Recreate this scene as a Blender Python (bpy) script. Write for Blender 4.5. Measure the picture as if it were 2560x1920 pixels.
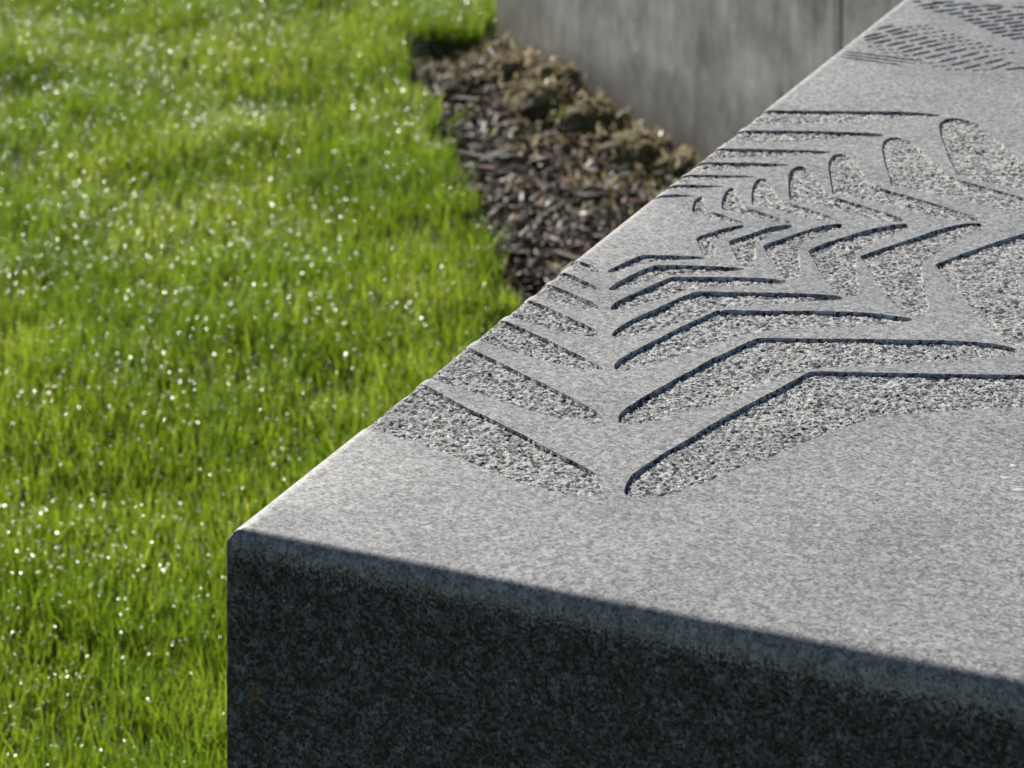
import bpy, bmesh, math, random, json
import numpy as np
from mathutils import Vector, Matrix
from mathutils.geometry import delaunay_2d_cdt

random.seed(7)
rng = np.random.default_rng(7)
R = math.radians
scene = bpy.context.scene
for o in list(bpy.data.objects):
    bpy.data.objects.remove(o)

# ------------------------------------------------------------------ camera
CAM_H = 1.66          # camera height above the lawn
BLOCK_H = 0.86        # height of the granite block
cam_d = bpy.data.cameras.new("camera")
cam = bpy.data.objects.new("camera", cam_d)
scene.collection.objects.link(cam)
scene.camera = cam
cam.location = (0, 0, CAM_H)
cam.rotation_euler = (R(90), 0, 0)
cam_d.sensor_fit = 'HORIZONTAL'
cam_d.sensor_width = 36.0
cam_d.lens = 111.1
cam_d.shift_y = -1.15625
cam_d.clip_start = 0.05
cam_d.clip_end = 400
cam_d.dof.use_dof = True
cam_d.dof.focus_distance = 2.13
cam_d.dof.aperture_fstop = 17.0

# ------------------------------------------------------------------ sky, sun, exposure
SUN_EL = 30.0
SUN_AZ = -30.0        # measured from +Y, negative towards -X
world = bpy.data.worlds.new("World")
scene.world = world
world.use_nodes = True
wn = world.node_tree
sky = wn.nodes.new("ShaderNodeTexSky")
sky.sky_type = 'NISHITA'
sky.sun_disc = False
sky.sun_elevation = R(SUN_EL)
sky.sun_rotation = R(SUN_AZ)
sky.air_density = 1.0
sky.dust_density = 0.6
wn.links.new(sky.outputs[0], wn.nodes["Background"].inputs[0])
wn.nodes["Background"].inputs[1].default_value = 0.05
sun_d = bpy.data.lights.new("sun", 'SUN')
sun_d.energy = 5.0
sun_d.angle = R(0.53)
sun_d.color = (1.0, 0.95, 0.87)
sun = bpy.data.objects.new("sun", sun_d)
scene.collection.objects.link(sun)
sdir = Vector((math.sin(R(SUN_AZ)) * math.cos(R(SUN_EL)), math.cos(R(SUN_AZ)) * math.cos(R(SUN_EL)), math.sin(R(SUN_EL))))
sun.rotation_euler = sdir.to_track_quat('Z', 'Y').to_euler()
sun.location = sdir * 20
vs = scene.view_settings
vs.view_transform = 'Standard'
vs.look = 'None'
vs.exposure = 0.40
vs.gamma = 1.0
vs.use_curve_mapping = False
scene.cycles.use_denoising = True
scene.cycles.max_bounces = 6
scene.cycles.sample_clamp_indirect = 4.0

col = scene.collection

# ------------------------------------------------------------------ helpers
def link_mesh(name, verts, faces, mat=None, parent=None, smooth=False, attr=None):
    me = bpy.data.meshes.new(name)
    if isinstance(verts, np.ndarray):
        me.vertices.add(len(verts))
        me.vertices.foreach_set("co", np.ascontiguousarray(verts, dtype=np.float32).ravel())
        loops, starts, totals = faces
        me.loops.add(len(loops))
        me.loops.foreach_set("vertex_index", np.ascontiguousarray(loops, dtype=np.int32))
        me.polygons.add(len(starts))
        me.polygons.foreach_set("loop_start", np.ascontiguousarray(starts, dtype=np.int32))
        me.update(calc_edges=True)
    else:
        me.from_pydata(verts, [], faces)
        me.update()
    if smooth:
        me.polygons.foreach_set("use_smooth", np.ones(len(me.polygons), dtype=bool))
    if attr is not None:
        for k, v in attr.items():
            a = me.attributes.new(k, 'FLOAT', 'POINT')
            a.data.foreach_set("value", np.ascontiguousarray(v, dtype=np.float32))
    me.validate()
    if mat:
        me.materials.append(mat)
    ob = bpy.data.objects.new(name, me)
    col.objects.link(ob)
    if parent:
        ob.parent = parent
    return ob

def tri_faces(tris):
    tris = np.asarray(tris, dtype=np.int32)
    n = len(tris)
    return tris.ravel(), np.arange(n) * 3, np.full(n, 3)

def poly_faces(groups):
    """groups: list of int arrays (n,k) with different k."""
    loops, starts, tot, s = [], [], [], 0
    for g in groups:
        n, k = g.shape
        loops.append(g.ravel()); starts.append(s + np.arange(n) * k); tot.append(np.full(n, k)); s += n * k
    return np.concatenate(loops), np.concatenate(starts), np.concatenate(tot)

def tag(o, label=None, cat=None, group=None, kind=None):
    if label: o["label"] = label
    if cat: o["category"] = cat
    if group: o["group"] = group
    if kind: o["kind"] = kind
    return o

def empty(name, loc=(0, 0, 0), rz=0):
    e = bpy.data.objects.new(name, None)
    e.empty_display_size = 0.1
    col.objects.link(e)
    e.location = loc
    e.rotation_euler = (0, 0, rz)
    return e

def hash2(ix, iy, seed):
    h = (ix.astype(np.int64) * 374761393 + iy.astype(np.int64) * 668265263 + seed * 1274126177) & 0xFFFFFFFF
    h = ((h ^ (h >> 13)) * 1274126177) & 0xFFFFFFFF
    return ((h ^ (h >> 16)) & 0xFFFFFF) / float(0xFFFFFF)

def vnoise(x, y, scale, seed=0):
    x = np.asarray(x) * scale; y = np.asarray(y) * scale
    ix = np.floor(x).astype(np.int64); iy = np.floor(y).astype(np.int64)
    fx = x - ix; fy = y - iy
    fx = fx * fx * (3 - 2 * fx); fy = fy * fy * (3 - 2 * fy)
    a = hash2(ix, iy, seed); b = hash2(ix + 1, iy, seed); c = hash2(ix, iy + 1, seed); d = hash2(ix + 1, iy + 1, seed)
    return (a + (b - a) * fx) * (1 - fy) + (c + (d - c) * fx) * fy

def inside(poly, x, y):
    """even-odd test, vectorised over points."""
    x = np.asarray(x); y = np.asarray(y)
    res = np.zeros(x.shape, bool)
    px, py = poly[:, 0], poly[:, 1]
    qx, qy = np.roll(px, -1), np.roll(py, -1)
    for x0, y0, x1, y1 in zip(px, py, qx, qy):
        if y0 == y1: continue
        c = (y0 > y) != (y1 > y)
        if not c.any(): continue
        res ^= c & (x < (x1 - x0) * (y - y0) / (y1 - y0) + x0)
    return res

# ------------------------------------------------------------------ materials
def new_mat(name):
    m = bpy.data.materials.new(name)
    m.use_nodes = True
    nt = m.node_tree
    b = nt.nodes["Principled BSDF"]
    return m, nt, b

def N(nt, kind, **kw):
    n = nt.nodes.new(kind)
    for k, v in kw.items():
        if k.startswith("in_"):
            key = k[3:]
            n.inputs[int(key) if key.isdigit() else key.replace("_", " ")].default_value = v
        else:
            setattr(n, k, v)
    return n

def ramp(nt, stops, interp='LINEAR'):
    r = nt.nodes.new("ShaderNodeValToRGB")
    r.color_ramp.interpolation = interp
    e = r.color_ramp.elements
    while len(e) < len(stops): e.new(0.5)
    for el, (p, c) in zip(e, stops):
        el.position = p
        el.color = (*c, 1) if len(c) == 3 else c
    return r

def L(nt, a, b): nt.links.new(a, b)

def g(v): return (v, v, v)

def mixc(nt, fac, a, b, mode='MIX'):
    m = nt.nodes.new("ShaderNodeMix")
    m.data_type = 'RGBA'; m.blend_type = mode
    for sock, val in ((m.inputs[0], fac), (m.inputs[6], a), (m.inputs[7], b)):
        if isinstance(val, bpy.types.NodeSocket): L(nt, val, sock)
        elif isinstance(val, (int, float)): sock.default_value = val
        else: sock.default_value = (*val, 1)
    return m.outputs[2]

def granite(name, finish):
    """finish 'cut': bush-hammered floors; 'honed': the block, honed on top and polished down its sides, where the colour is darkened for shade."""
    m, nt, b = new_mat(name)
    tc = N(nt, "ShaderNodeTexCoord")
    co = tc.outputs["Object"]
    cut = finish == "cut"
    n1 = N(nt, "ShaderNodeTexNoise", in_Scale=430.0 if cut else 560.0, in_Detail=3.0, in_Roughness=0.68); L(nt, co, n1.inputs["Vector"])
    def grains(scale, weight):
        """crisp interlocking crystals (one random value per cell) softened by fine noise."""
        v_ = N(nt, "ShaderNodeTexVoronoi", in_Scale=scale); L(nt, co, v_.inputs["Vector"])
        s_ = N(nt, "ShaderNodeSeparateColor"); L(nt, v_.outputs["Color"], s_.inputs[0])
        k_ = N(nt, "ShaderNodeMix"); k_.data_type = 'FLOAT'; k_.inputs[0].default_value = weight
        L(nt, n1.outputs[0], k_.inputs[2]); L(nt, s_.outputs[0], k_.inputs[3])
        return k_.outputs[0]
    n2 = N(nt, "ShaderNodeTexNoise", in_Scale=150.0, in_Detail=4.0, in_Roughness=0.7); L(nt, co, n2.inputs["Vector"])
    n3 = N(nt, "ShaderNodeTexNoise", in_Scale=9.0, in_Detail=5.0, in_Roughness=0.65); L(nt, co, n3.inputs["Vector"])
    n4 = N(nt, "ShaderNodeTexVoronoi", in_Scale=95.0); L(nt, co, n4.inputs["Vector"])
    if cut:
        r1 = ramp(nt, [(0.26, (0.018, 0.018, 0.022)), (0.36, (0.085, 0.085, 0.09)), (0.46, (0.31, 0.31, 0.308)), (0.62, (0.47, 0.468, 0.458)), (0.80, (0.66, 0.655, 0.64))])
    else:
        r1 = ramp(nt, [(0.24, (0.075, 0.075, 0.078)), (0.37, (0.205, 0.204, 0.203)), (0.50, (0.310, 0.308, 0.305)), (0.62, (0.395, 0.392, 0.386)), (0.80, (0.56, 0.553, 0.54))])
    L(nt, grains(430.0 if cut else 560.0, 0.42 if cut else 0.34), r1.inputs[0])
    r2 = ramp(nt, [(0.34, g(0.62)), (0.50, g(1.0)), (0.66, g(1.25))]); L(nt, n2.outputs[0], r2.inputs[0])
    c = mixc(nt, 0.5 if cut else 0.9, r1.outputs[0], r2.outputs[0], 'MULTIPLY')
    r3 = ramp(nt, [(0.32, (0.80, 0.805, 0.82)), (0.50, g(1.0)), (0.68, (1.12, 1.11, 1.09))]); L(nt, n3.outputs[0], r3.inputs[0])
    c = mixc(nt, 1.0, c, r3.outputs[0], 'MULTIPLY')
    r4 = ramp(nt, [(0.0, g(1.0)), (0.14, g(0.75)), (0.26, g(0.0))]); L(nt, n4.outputs["Distance"], r4.inputs[0])
    gate = N(nt, "ShaderNodeTexNoise", in_Scale=48.0, in_Detail=1.0); L(nt, co, gate.inputs["Vector"])
    rg = ramp(nt, [(0.50, g(0.0)), (0.64, g(0.6))]); L(nt, gate.outputs[0], rg.inputs[0])
    f = N(nt, "ShaderNodeMath", operation='MULTIPLY'); L(nt, r4.outputs[0], f.inputs[0]); L(nt, rg.outputs[0], f.inputs[1])
    c = mixc(nt, f.outputs[0], c, (0.54, 0.535, 0.52))
    n5 = N(nt, "ShaderNodeTexNoise", in_Scale=6.5, in_Detail=2.0); L(nt, co, n5.inputs["Vector"])
    r5 = ramp(nt, [(0.70, g(0.0)), (0.80, g(0.35))]); L(nt, n5.outputs[0], r5.inputs[0])
    c = mixc(nt, r5.outputs[0], c, (0.40, 0.33, 0.22))
    rough = None
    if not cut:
        # polished sides, their shade painted into the colour; fades in below the arris
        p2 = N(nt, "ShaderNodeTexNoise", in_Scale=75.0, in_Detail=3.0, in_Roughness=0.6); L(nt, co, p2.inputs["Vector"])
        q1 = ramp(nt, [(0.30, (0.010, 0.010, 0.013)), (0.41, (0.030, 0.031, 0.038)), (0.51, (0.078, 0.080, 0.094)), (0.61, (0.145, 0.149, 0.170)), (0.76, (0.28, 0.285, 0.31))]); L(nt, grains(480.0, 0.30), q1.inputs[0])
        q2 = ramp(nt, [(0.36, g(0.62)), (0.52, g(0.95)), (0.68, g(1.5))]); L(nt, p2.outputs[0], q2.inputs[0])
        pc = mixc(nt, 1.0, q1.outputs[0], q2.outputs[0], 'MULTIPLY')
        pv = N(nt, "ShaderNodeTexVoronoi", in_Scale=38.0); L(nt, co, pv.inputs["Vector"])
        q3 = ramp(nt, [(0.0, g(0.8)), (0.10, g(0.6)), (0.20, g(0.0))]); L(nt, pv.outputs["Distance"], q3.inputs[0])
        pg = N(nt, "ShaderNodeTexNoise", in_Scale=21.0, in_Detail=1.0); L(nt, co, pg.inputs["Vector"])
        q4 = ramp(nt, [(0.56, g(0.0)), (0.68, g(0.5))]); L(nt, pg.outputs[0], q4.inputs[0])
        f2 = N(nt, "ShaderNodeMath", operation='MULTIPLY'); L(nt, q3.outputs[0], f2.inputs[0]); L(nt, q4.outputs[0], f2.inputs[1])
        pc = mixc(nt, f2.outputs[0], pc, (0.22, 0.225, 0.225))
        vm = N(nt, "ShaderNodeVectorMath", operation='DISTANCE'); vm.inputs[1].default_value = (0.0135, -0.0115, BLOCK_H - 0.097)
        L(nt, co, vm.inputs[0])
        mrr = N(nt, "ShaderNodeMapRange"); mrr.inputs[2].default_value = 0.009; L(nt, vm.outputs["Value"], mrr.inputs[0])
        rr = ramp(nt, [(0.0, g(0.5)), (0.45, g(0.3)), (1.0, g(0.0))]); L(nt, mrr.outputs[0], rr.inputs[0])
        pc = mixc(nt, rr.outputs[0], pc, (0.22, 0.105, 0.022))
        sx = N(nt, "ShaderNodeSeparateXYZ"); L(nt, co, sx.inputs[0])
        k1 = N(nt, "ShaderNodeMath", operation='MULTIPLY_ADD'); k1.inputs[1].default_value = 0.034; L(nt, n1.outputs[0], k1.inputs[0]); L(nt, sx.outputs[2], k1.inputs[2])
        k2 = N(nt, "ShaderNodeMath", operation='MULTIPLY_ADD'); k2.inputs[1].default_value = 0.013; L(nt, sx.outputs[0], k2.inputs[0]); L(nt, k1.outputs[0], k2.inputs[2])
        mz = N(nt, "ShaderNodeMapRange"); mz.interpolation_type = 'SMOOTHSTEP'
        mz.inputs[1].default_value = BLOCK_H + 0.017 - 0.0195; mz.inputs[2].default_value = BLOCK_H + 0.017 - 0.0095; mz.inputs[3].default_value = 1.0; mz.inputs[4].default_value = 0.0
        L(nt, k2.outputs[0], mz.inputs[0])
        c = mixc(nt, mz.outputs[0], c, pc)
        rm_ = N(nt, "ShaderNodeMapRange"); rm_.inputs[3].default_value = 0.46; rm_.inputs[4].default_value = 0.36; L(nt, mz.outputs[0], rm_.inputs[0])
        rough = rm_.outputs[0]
    L(nt, c, b.inputs["Base Color"])
    if rough: L(nt, rough, b.inputs["Roughness"])
    else: b.inputs["Roughness"].default_value = 0.8
    b.inputs["Specular IOR Level"].default_value = 0.3 if cut else 0.5
    bp = N(nt, "ShaderNodeBump", in_Strength=0.8 if cut else 0.2, in_Distance=0.0016 if cut else 0.0006)
    L(nt, n1.outputs[0], bp.inputs["Height"])
    L(nt, bp.outputs[0], b.inputs["Normal"])
    return m

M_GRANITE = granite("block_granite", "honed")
M_CUT = granite("carved_granite", "cut")

def concrete():
    m, nt, b = new_mat("weathered_concrete")
    tc = N(nt, "ShaderNodeTexCoord"); co = tc.outputs["Object"]
    mp = N(nt, "ShaderNodeMapping"); mp.inputs["Scale"].default_value = (1, 1, 0.22); L(nt, co, mp.inputs["Vector"])
    streak = N(nt, "ShaderNodeTexNoise", in_Scale=26.0, in_Detail=6.0, in_Roughness=0.65); L(nt, mp.outputs[0], streak.inputs["Vector"])
    big = N(nt, "ShaderNodeTexNoise", in_Scale=6.0, in_Detail=7.0, in_Roughness=0.68); L(nt, co, big.inputs["Vector"])
    fine = N(nt, "ShaderNodeTexNoise", in_Scale=160.0, in_Detail=3.0); L(nt, co, fine.inputs["Vector"])
    r1 = ramp(nt, [(0.36, (0.33, 0.335, 0.32)), (0.47, (0.50, 0.50, 0.48)), (0.56, (0.66, 0.65, 0.62)), (0.68, (0.80, 0.785, 0.75))]); L(nt, big.outputs[0], r1.inputs[0])
    r2 = ramp(nt, [(0.30, g(0.72)), (0.46, g(0.97)), (0.72, g(1.14))]); L(nt, streak.outputs[0], r2.inputs[0])
    c = mixc(nt, 1.0, r1.outputs[0], r2.outputs[0], 'MULTIPLY')
    r3 = ramp(nt, [(0.35, g(0.88)), (0.65, g(1.08))]); L(nt, fine.outputs[0], r3.inputs[0])
    c = mixc(nt, 1.0, c, r3.outputs[0], 'MULTIPLY')
    bl = N(nt, "ShaderNodeTexNoise", in_Scale=13.0, in_Detail=4.0, in_Roughness=0.6); L(nt, co, bl.inputs["Vector"])
    rb = ramp(nt, [(0.36, g(0.80)), (0.50, g(1.0)), (0.62, g(1.0)), (0.70, g(1.35))]); L(nt, bl.outputs[0], rb.inputs[0])
    c = mixc(nt, 1.0, c, rb.outputs[0], 'MULTIPLY')
    # brown algae dirt drips
    mp2 = N(nt, "ShaderNodeMapping"); mp2.inputs["Scale"].default_value = (1, 1, 0.22); mp2.inputs["Location"].default_value = (3, 1, 2); L(nt, co, mp2.inputs["Vector"])
    drip = N(nt, "ShaderNodeTexNoise", in_Scale=34.0, in_Detail=3.0); L(nt, mp2.outputs[0], drip.inputs["Vector"])
    rd = ramp(nt, [(0.60, g(0.0)), (0.74, g(0.75))]); L(nt, drip.outputs[0], rd.inputs[0])
    c = mixc(nt, rd.outputs[0], c, (0.13, 0.11, 0.07))
    # soil splash low on the wall and warm staining by the free end
    sx = N(nt, "ShaderNodeSeparateXYZ"); L(nt, co, sx.inputs[0])
    mr = N(nt, "ShaderNodeMapRange"); mr.inputs[1].default_value = 0.02; mr.inputs[2].default_value = 0.14; mr.inputs[3].default_value = 1.2; mr.inputs[4].default_value = 0.0
    L(nt, sx.outputs[2], mr.inputs[0])
    ms = N(nt, "ShaderNodeMath", operation='MULTIPLY'); L(nt, mr.outputs[0], ms.inputs[0]); L(nt, streak.outputs[0], ms.inputs[1])
    c = mixc(nt, ms.outputs[0], c, (0.16, 0.125, 0.08))
    mw = N(nt, "ShaderNodeMapRange"); mw.inputs[1].default_value = 0.0; mw.inputs[2].default_value = 0.35; mw.inputs[3].default_value = 0.45; mw.inputs[4].default_value = 0.0
    L(nt, sx.outputs[0], mw.inputs[0])
    c = mixc(nt, mw.outputs[0], c, (0.42, 0.36, 0.27))
    L(nt, c, b.inputs["Base Color"])
    b.inputs["Roughness"].default_value = 0.85
    bp = N(nt, "ShaderNodeBump", in_Strength=0.35, in_Distance=0.003); L(nt, streak.outputs[0], bp.inputs["Height"]); L(nt, bp.outputs[0], b.inputs["Normal"])
    return m
M_CONC = concrete()

def simple(name, c, rough=0.7):
    m, nt, b = new_mat(name)
    n = N(nt, "ShaderNodeTexNoise", in_Scale=60.0, in_Detail=3.0)
    tc = N(nt, "ShaderNodeTexCoord"); L(nt, tc.outputs["Object"], n.inputs["Vector"])
    r = ramp(nt, [(0.3, tuple(0.8 * x for x in c)), (0.7, tuple(min(1, 1.2 * x) for x in c))]); L(nt, n.outputs[0], r.inputs[0])
    L(nt, r.outputs[0], b.inputs["Base Color"]); b.inputs["Roughness"].default_value = rough
    return m
M_SEAL = simple("joint_filler", (0.46, 0.44, 0.40))

def soil():
    m, nt, b = new_mat("bed_soil")
    tc = N(nt, "ShaderNodeTexCoord"); co = tc.outputs["Object"]
    n = N(nt, "ShaderNodeTexNoise", in_Scale=45.0, in_Detail=6.0, in_Roughness=0.7); L(nt, co, n.inputs["Vector"])
    r = ramp(nt, [(0.3, (0.018, 0.014, 0.010)), (0.5, (0.045, 0.034, 0.022)), (0.7, (0.10, 0.08, 0.052))]); L(nt, n.outputs[0], r.inputs[0])
    L(nt, r.outputs[0], b.inputs["Base Color"]); b.inputs["Roughness"].default_value = 0.9
    bp = N(nt, "ShaderNodeBump", in_Strength=0.8, in_Distance=0.008); L(nt, n.outputs[0], bp.inputs["Height"]); L(nt, bp.outputs[0], b.inputs["Normal"])
    return m
M_SOIL = soil()

def turf():
    m, nt, b = new_mat("turf_soil")
    tc = N(nt, "ShaderNodeTexCoord"); co = tc.outputs["Object"]
    n = N(nt, "ShaderNodeTexNoise", in_Scale=30.0, in_Detail=6.0, in_Roughness=0.7); L(nt, co, n.inputs["Vector"])
    r = ramp(nt, [(0.3, (0.022, 0.024, 0.010)), (0.5, (0.045, 0.060, 0.016)), (0.7, (0.08, 0.10, 0.028))]); L(nt, n.outputs[0], r.inputs[0])
    L(nt, r.outputs[0], b.inputs["Base Color"]); b.inputs["Roughness"].default_value = 0.9
    return m
M_TURF = turf()

def blade_mat(name, stops, trans=0.5, rough=0.4, backs=1.5, warm=0.45):
    """thin leaf: diffuse + translucent + gloss; colour along 'tint' (0..1) per blade."""
    m, nt, b = new_mat(name)
    at = N(nt, "ShaderNodeAttribute", attribute_name="tint")
    r = ramp(nt, stops); L(nt, at.outputs["Fac"], r.inputs[0])
    L(nt, r.outputs[0], b.inputs["Base Color"])
    b.inputs["Roughness"].default_value = rough
    b.inputs["Specular IOR Level"].default_value = 0.4
    tr = N(nt, "ShaderNodeBsdfTranslucent")
    cb = mixc(nt, 1.0, r.outputs[0], (backs * 1.05, backs, backs * warm), 'MULTIPLY')
    L(nt, cb, tr.inputs[0])
    mx = N(nt, "ShaderNodeMixShader"); mx.inputs[0].default_value = trans
    L(nt, b.outputs[0], mx.inputs[1]); L(nt, tr.outputs[0], mx.inputs[2])
    L(nt, mx.outputs[0], nt.nodes["Material Output"].inputs[0])
    return m
M_GRASS = blade_mat("grass_blade", [(0.0, (0.24, 0.19, 0.10)), (0.10, (0.13, 0.125, 0.04)), (0.20, (0.062, 0.108, 0.014)), (0.55, (0.107, 0.180, 0.022)), (0.85, (0.163, 0.236, 0.035)), (1.0, (0.25, 0.29, 0.075))], trans=0.58, backs=2.0)
M_LITTER = blade_mat("dry_litter", [(0.0, (0.10, 0.072, 0.05)), (0.35, (0.30, 0.25, 0.17)), (0.75, (0.58, 0.51, 0.38)), (0.9, (0.20, 0.20, 0.09)), (1.0, (0.12, 0.19, 0.05))], trans=0.4, rough=0.4, backs=1.1, warm=0.85)

def bark(name, use_attr):
    m, nt, b = new_mat(name)
    tc = N(nt, "ShaderNodeTexCoord"); co = tc.outputs["Object"]
    if use_attr:
        v = N(nt, "ShaderNodeAttribute", attribute_name="tint").outputs["Fac"]
    else:
        v = N(nt, "ShaderNodeObjectInfo").outputs["Random"]
    r = ramp(nt, [(0.0, (0.014, 0.007, 0.0045)), (0.45, (0.036, 0.018, 0.011)), (0.72, (0.072, 0.038, 0.023)), (0.86, (0.15, 0.090, 0.055)), (0.92, (0.19, 0.075, 0.028)), (1.0, (0.42, 0.34, 0.26))])
    L(nt, v, r.inputs[0])
    mp = N(nt, "ShaderNodeMapping"); mp.inputs["Scale"].default_value = (0.25, 1, 1); L(nt, co, mp.inputs["Vector"])
    n = N(nt, "ShaderNodeTexNoise", in_Scale=320.0, in_Detail=4.0); L(nt, mp.outputs[0], n.inputs["Vector"])
    r2 = ramp(nt, [(0.3, g(0.6)), (0.7, g(1.3))]); L(nt, n.outputs[0], r2.inputs[0])
    c = mixc(nt, 1.0, r.outputs[0], r2.outputs[0], 'MULTIPLY')
    L(nt, c, b.inputs["Base Color"]); b.inputs["Roughness"].default_value = 0.44
    b.inputs["Specular IOR Level"].default_value = 0.42
    bp = N(nt, "ShaderNodeBump", in_Strength=0.6, in_Distance=0.002); L(nt, n.outputs[0], bp.inputs["Height"]); L(nt, bp.outputs[0], b.inputs["Normal"])
    return m
M_BARK = bark("bark", False)
M_BARKS = bark("bark_small", True)

def moss():
    m, nt, b = new_mat("mossy_clod")
    tc = N(nt, "ShaderNodeTexCoord"); co = tc.outputs["Object"]
    n = N(nt, "ShaderNodeTexNoise", in_Scale=75.0, in_Detail=6.0, in_Roughness=0.75); L(nt, co, n.inputs["Vector"])
    r = ramp(nt, [(0.3, (0.05, 0.045, 0.020)), (0.44, (0.22, 0.20, 0.09)), (0.55, (0.38, 0.345, 0.19)), (0.72, (0.55, 0.49, 0.33))]); L(nt, n.outputs[0], r.inputs[0])
    L(nt, r.outputs[0], b.inputs["Base Color"]); b.inputs["Roughness"].default_value = 0.9
    bp = N(nt, "ShaderNodeBump", in_Strength=1.0, in_Distance=0.006); L(nt, n.outputs[0], bp.inputs["Height"]); L(nt, bp.outputs[0], b.inputs["Normal"])
    return m
M_MOSS = moss()

def dew():
    m, nt, b = new_mat("dew_water")
    n = N(nt, "ShaderNodeTexNoise", in_Scale=40.0)
    tc = N(nt, "ShaderNodeTexCoord"); L(nt, tc.outputs["Object"], n.inputs["Vector"])
    r = ramp(nt, [(0.3, (0.88, 0.90, 0.88)), (0.7, (0.95, 0.95, 0.93))]); L(nt, n.outputs[0], r.inputs[0])
    L(nt, r.outputs[0], b.inputs["Base Color"])
    b.inputs["Metallic"].default_value = 0.5
    b.inputs["Roughness"].default_value = 0.37
    return m
M_DEW = dew()

# ------------------------------------------------------------------ ground plan (metres; +Y away from the camera)
BED = np.array([(-0.2205, 6.2211), (-0.1819, 5.9881), (-0.1407, 5.7017), (-0.112, 5.4642), (-0.083, 5.2456), (-0.0513, 5.0633), (-0.0186, 4.8933), (0.003, 4.7173), (0.0286, 4.5221), (0.4391, 4.2303), (0.7233, 4.6836), (0.5317, 5.1227), (0.3306, 5.5568), (0.0488, 6.2152), (-0.0338, 6.366), (-0.0348, 6.2507), (-0.127, 6.2686)])
WALL_P = np.array([-0.0334, 6.287])        # a point on the wall's face at ground level
WALL_D = np.array([0.3999, -0.9166])      # runs from the free end towards the block
WALL_N = np.array([WALL_D[1], -WALL_D[0]])         # out of the visible face
BO = np.array([-0.16189, 1.91457]); BU = np.array([0.40538, 0.91415]); BV = np.array([0.91415, -0.40538])
U0, V0, U1, V1 = -0.0165, -0.0070, 1.75, 0.75

def in_block(x, y, m=0.0):
    rx, ry = x - BO[0], y - BO[1]
    u = rx * BU[0] + ry * BU[1]; v = rx * BV[0] + ry * BV[1]
    return (u > U0 - m) & (u < U1 + m) & (v > V0 - m) & (v < V1 + m)

def lawn_z(x, y):
    return (vnoise(x, y, 3.0, 3) - 0.5) * 0.03 + (vnoise(x, y, 9.0, 5) - 0.5) * 0.012

def wall_dist(x, y):
    return (x - WALL_P[0]) * WALL_N[0] + (y - WALL_P[1]) * WALL_N[1]

def bed_z(x, y):
    d = wall_dist(x, y)
    mound = np.exp(-np.clip(d, 0, None) ** 2 / (0.13 ** 2)) * 0.030
    hollow = np.exp(-((x + 0.12) ** 2 / 0.10 ** 2 + (y - 6.26) ** 2 / 0.09 ** 2)) * 0.045
    return -0.030 - hollow + mound + (vnoise(x, y, 14.0, 11) - 0.5) * 0.022 + (vnoise(x, y, 40.0, 12) - 0.5) * 0.010

# one sheet to the horizon, cut away under the planting bed
def ground():
    nx = np.concatenate([[-150, -60, -25, -10, -5, -3], np.arange(-2.2, 1.21, 0.06), [2, 4, 8, 20, 60, 150]])
    ny = np.concatenate([[-150, -60, -25, -10, -4, 0, 1.5], np.arange(2.4, 8.01, 0.06), [9, 12, 18, 40, 90, 200]])
    X, Y = np.meshgrid(nx, ny)
    Z = lawn_z(X, Y)
    core = inside(BED, X.ravel(), Y.ravel()).reshape(X.shape)
    Z = np.where(core, -0.09, Z)
    v = np.stack([X.ravel(), Y.ravel(), Z.ravel()], 1)
    a, b_ = len(ny), len(nx)
    i = np.arange(a * b_).reshape(a, b_)
    q = np.stack([i[:-1, :-1], i[:-1, 1:], i[1:, 1:], i[1:, :-1]], -1).reshape(-1, 4)
    return tag(link_mesh("lawn_ground", v, poly_faces([q]), M_TURF, smooth=True), kind="structure")
ground()

def bed():
    x0, y0 = BED.min(0) - 0.03; x1, y1 = BED.max(0) + 0.03
    x1 = min(x1, 1.3)
    nx = np.arange(x0, x1, 0.012); ny = np.arange(y0, y1, 0.012)
    X, Y = np.meshgrid(nx, ny)
    Z = bed_z(X, Y)
    v = np.stack([X.ravel(), Y.ravel(), Z.ravel()], 1)
    a, b_ = len(ny), len(nx)
    i = np.arange(a * b_).reshape(a, b_)
    q = np.stack([i[:-1, :-1], i[:-1, 1:], i[1:, 1:], i[1:, :-1]], -1).reshape(-1, 4)
    cx = v[q].mean(1)
    c0 = BED.mean(0)
    grow = (BED - c0) * 1.01 + c0
    q = q[inside(grow, cx[:, 0], cx[:, 1]) & (wall_dist(cx[:, 0], cx[:, 1]) > -0.05)]
    return tag(link_mesh("planting_bed", v, poly_faces([q]), M_SOIL, smooth=True), kind="structure")
bed()

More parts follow.
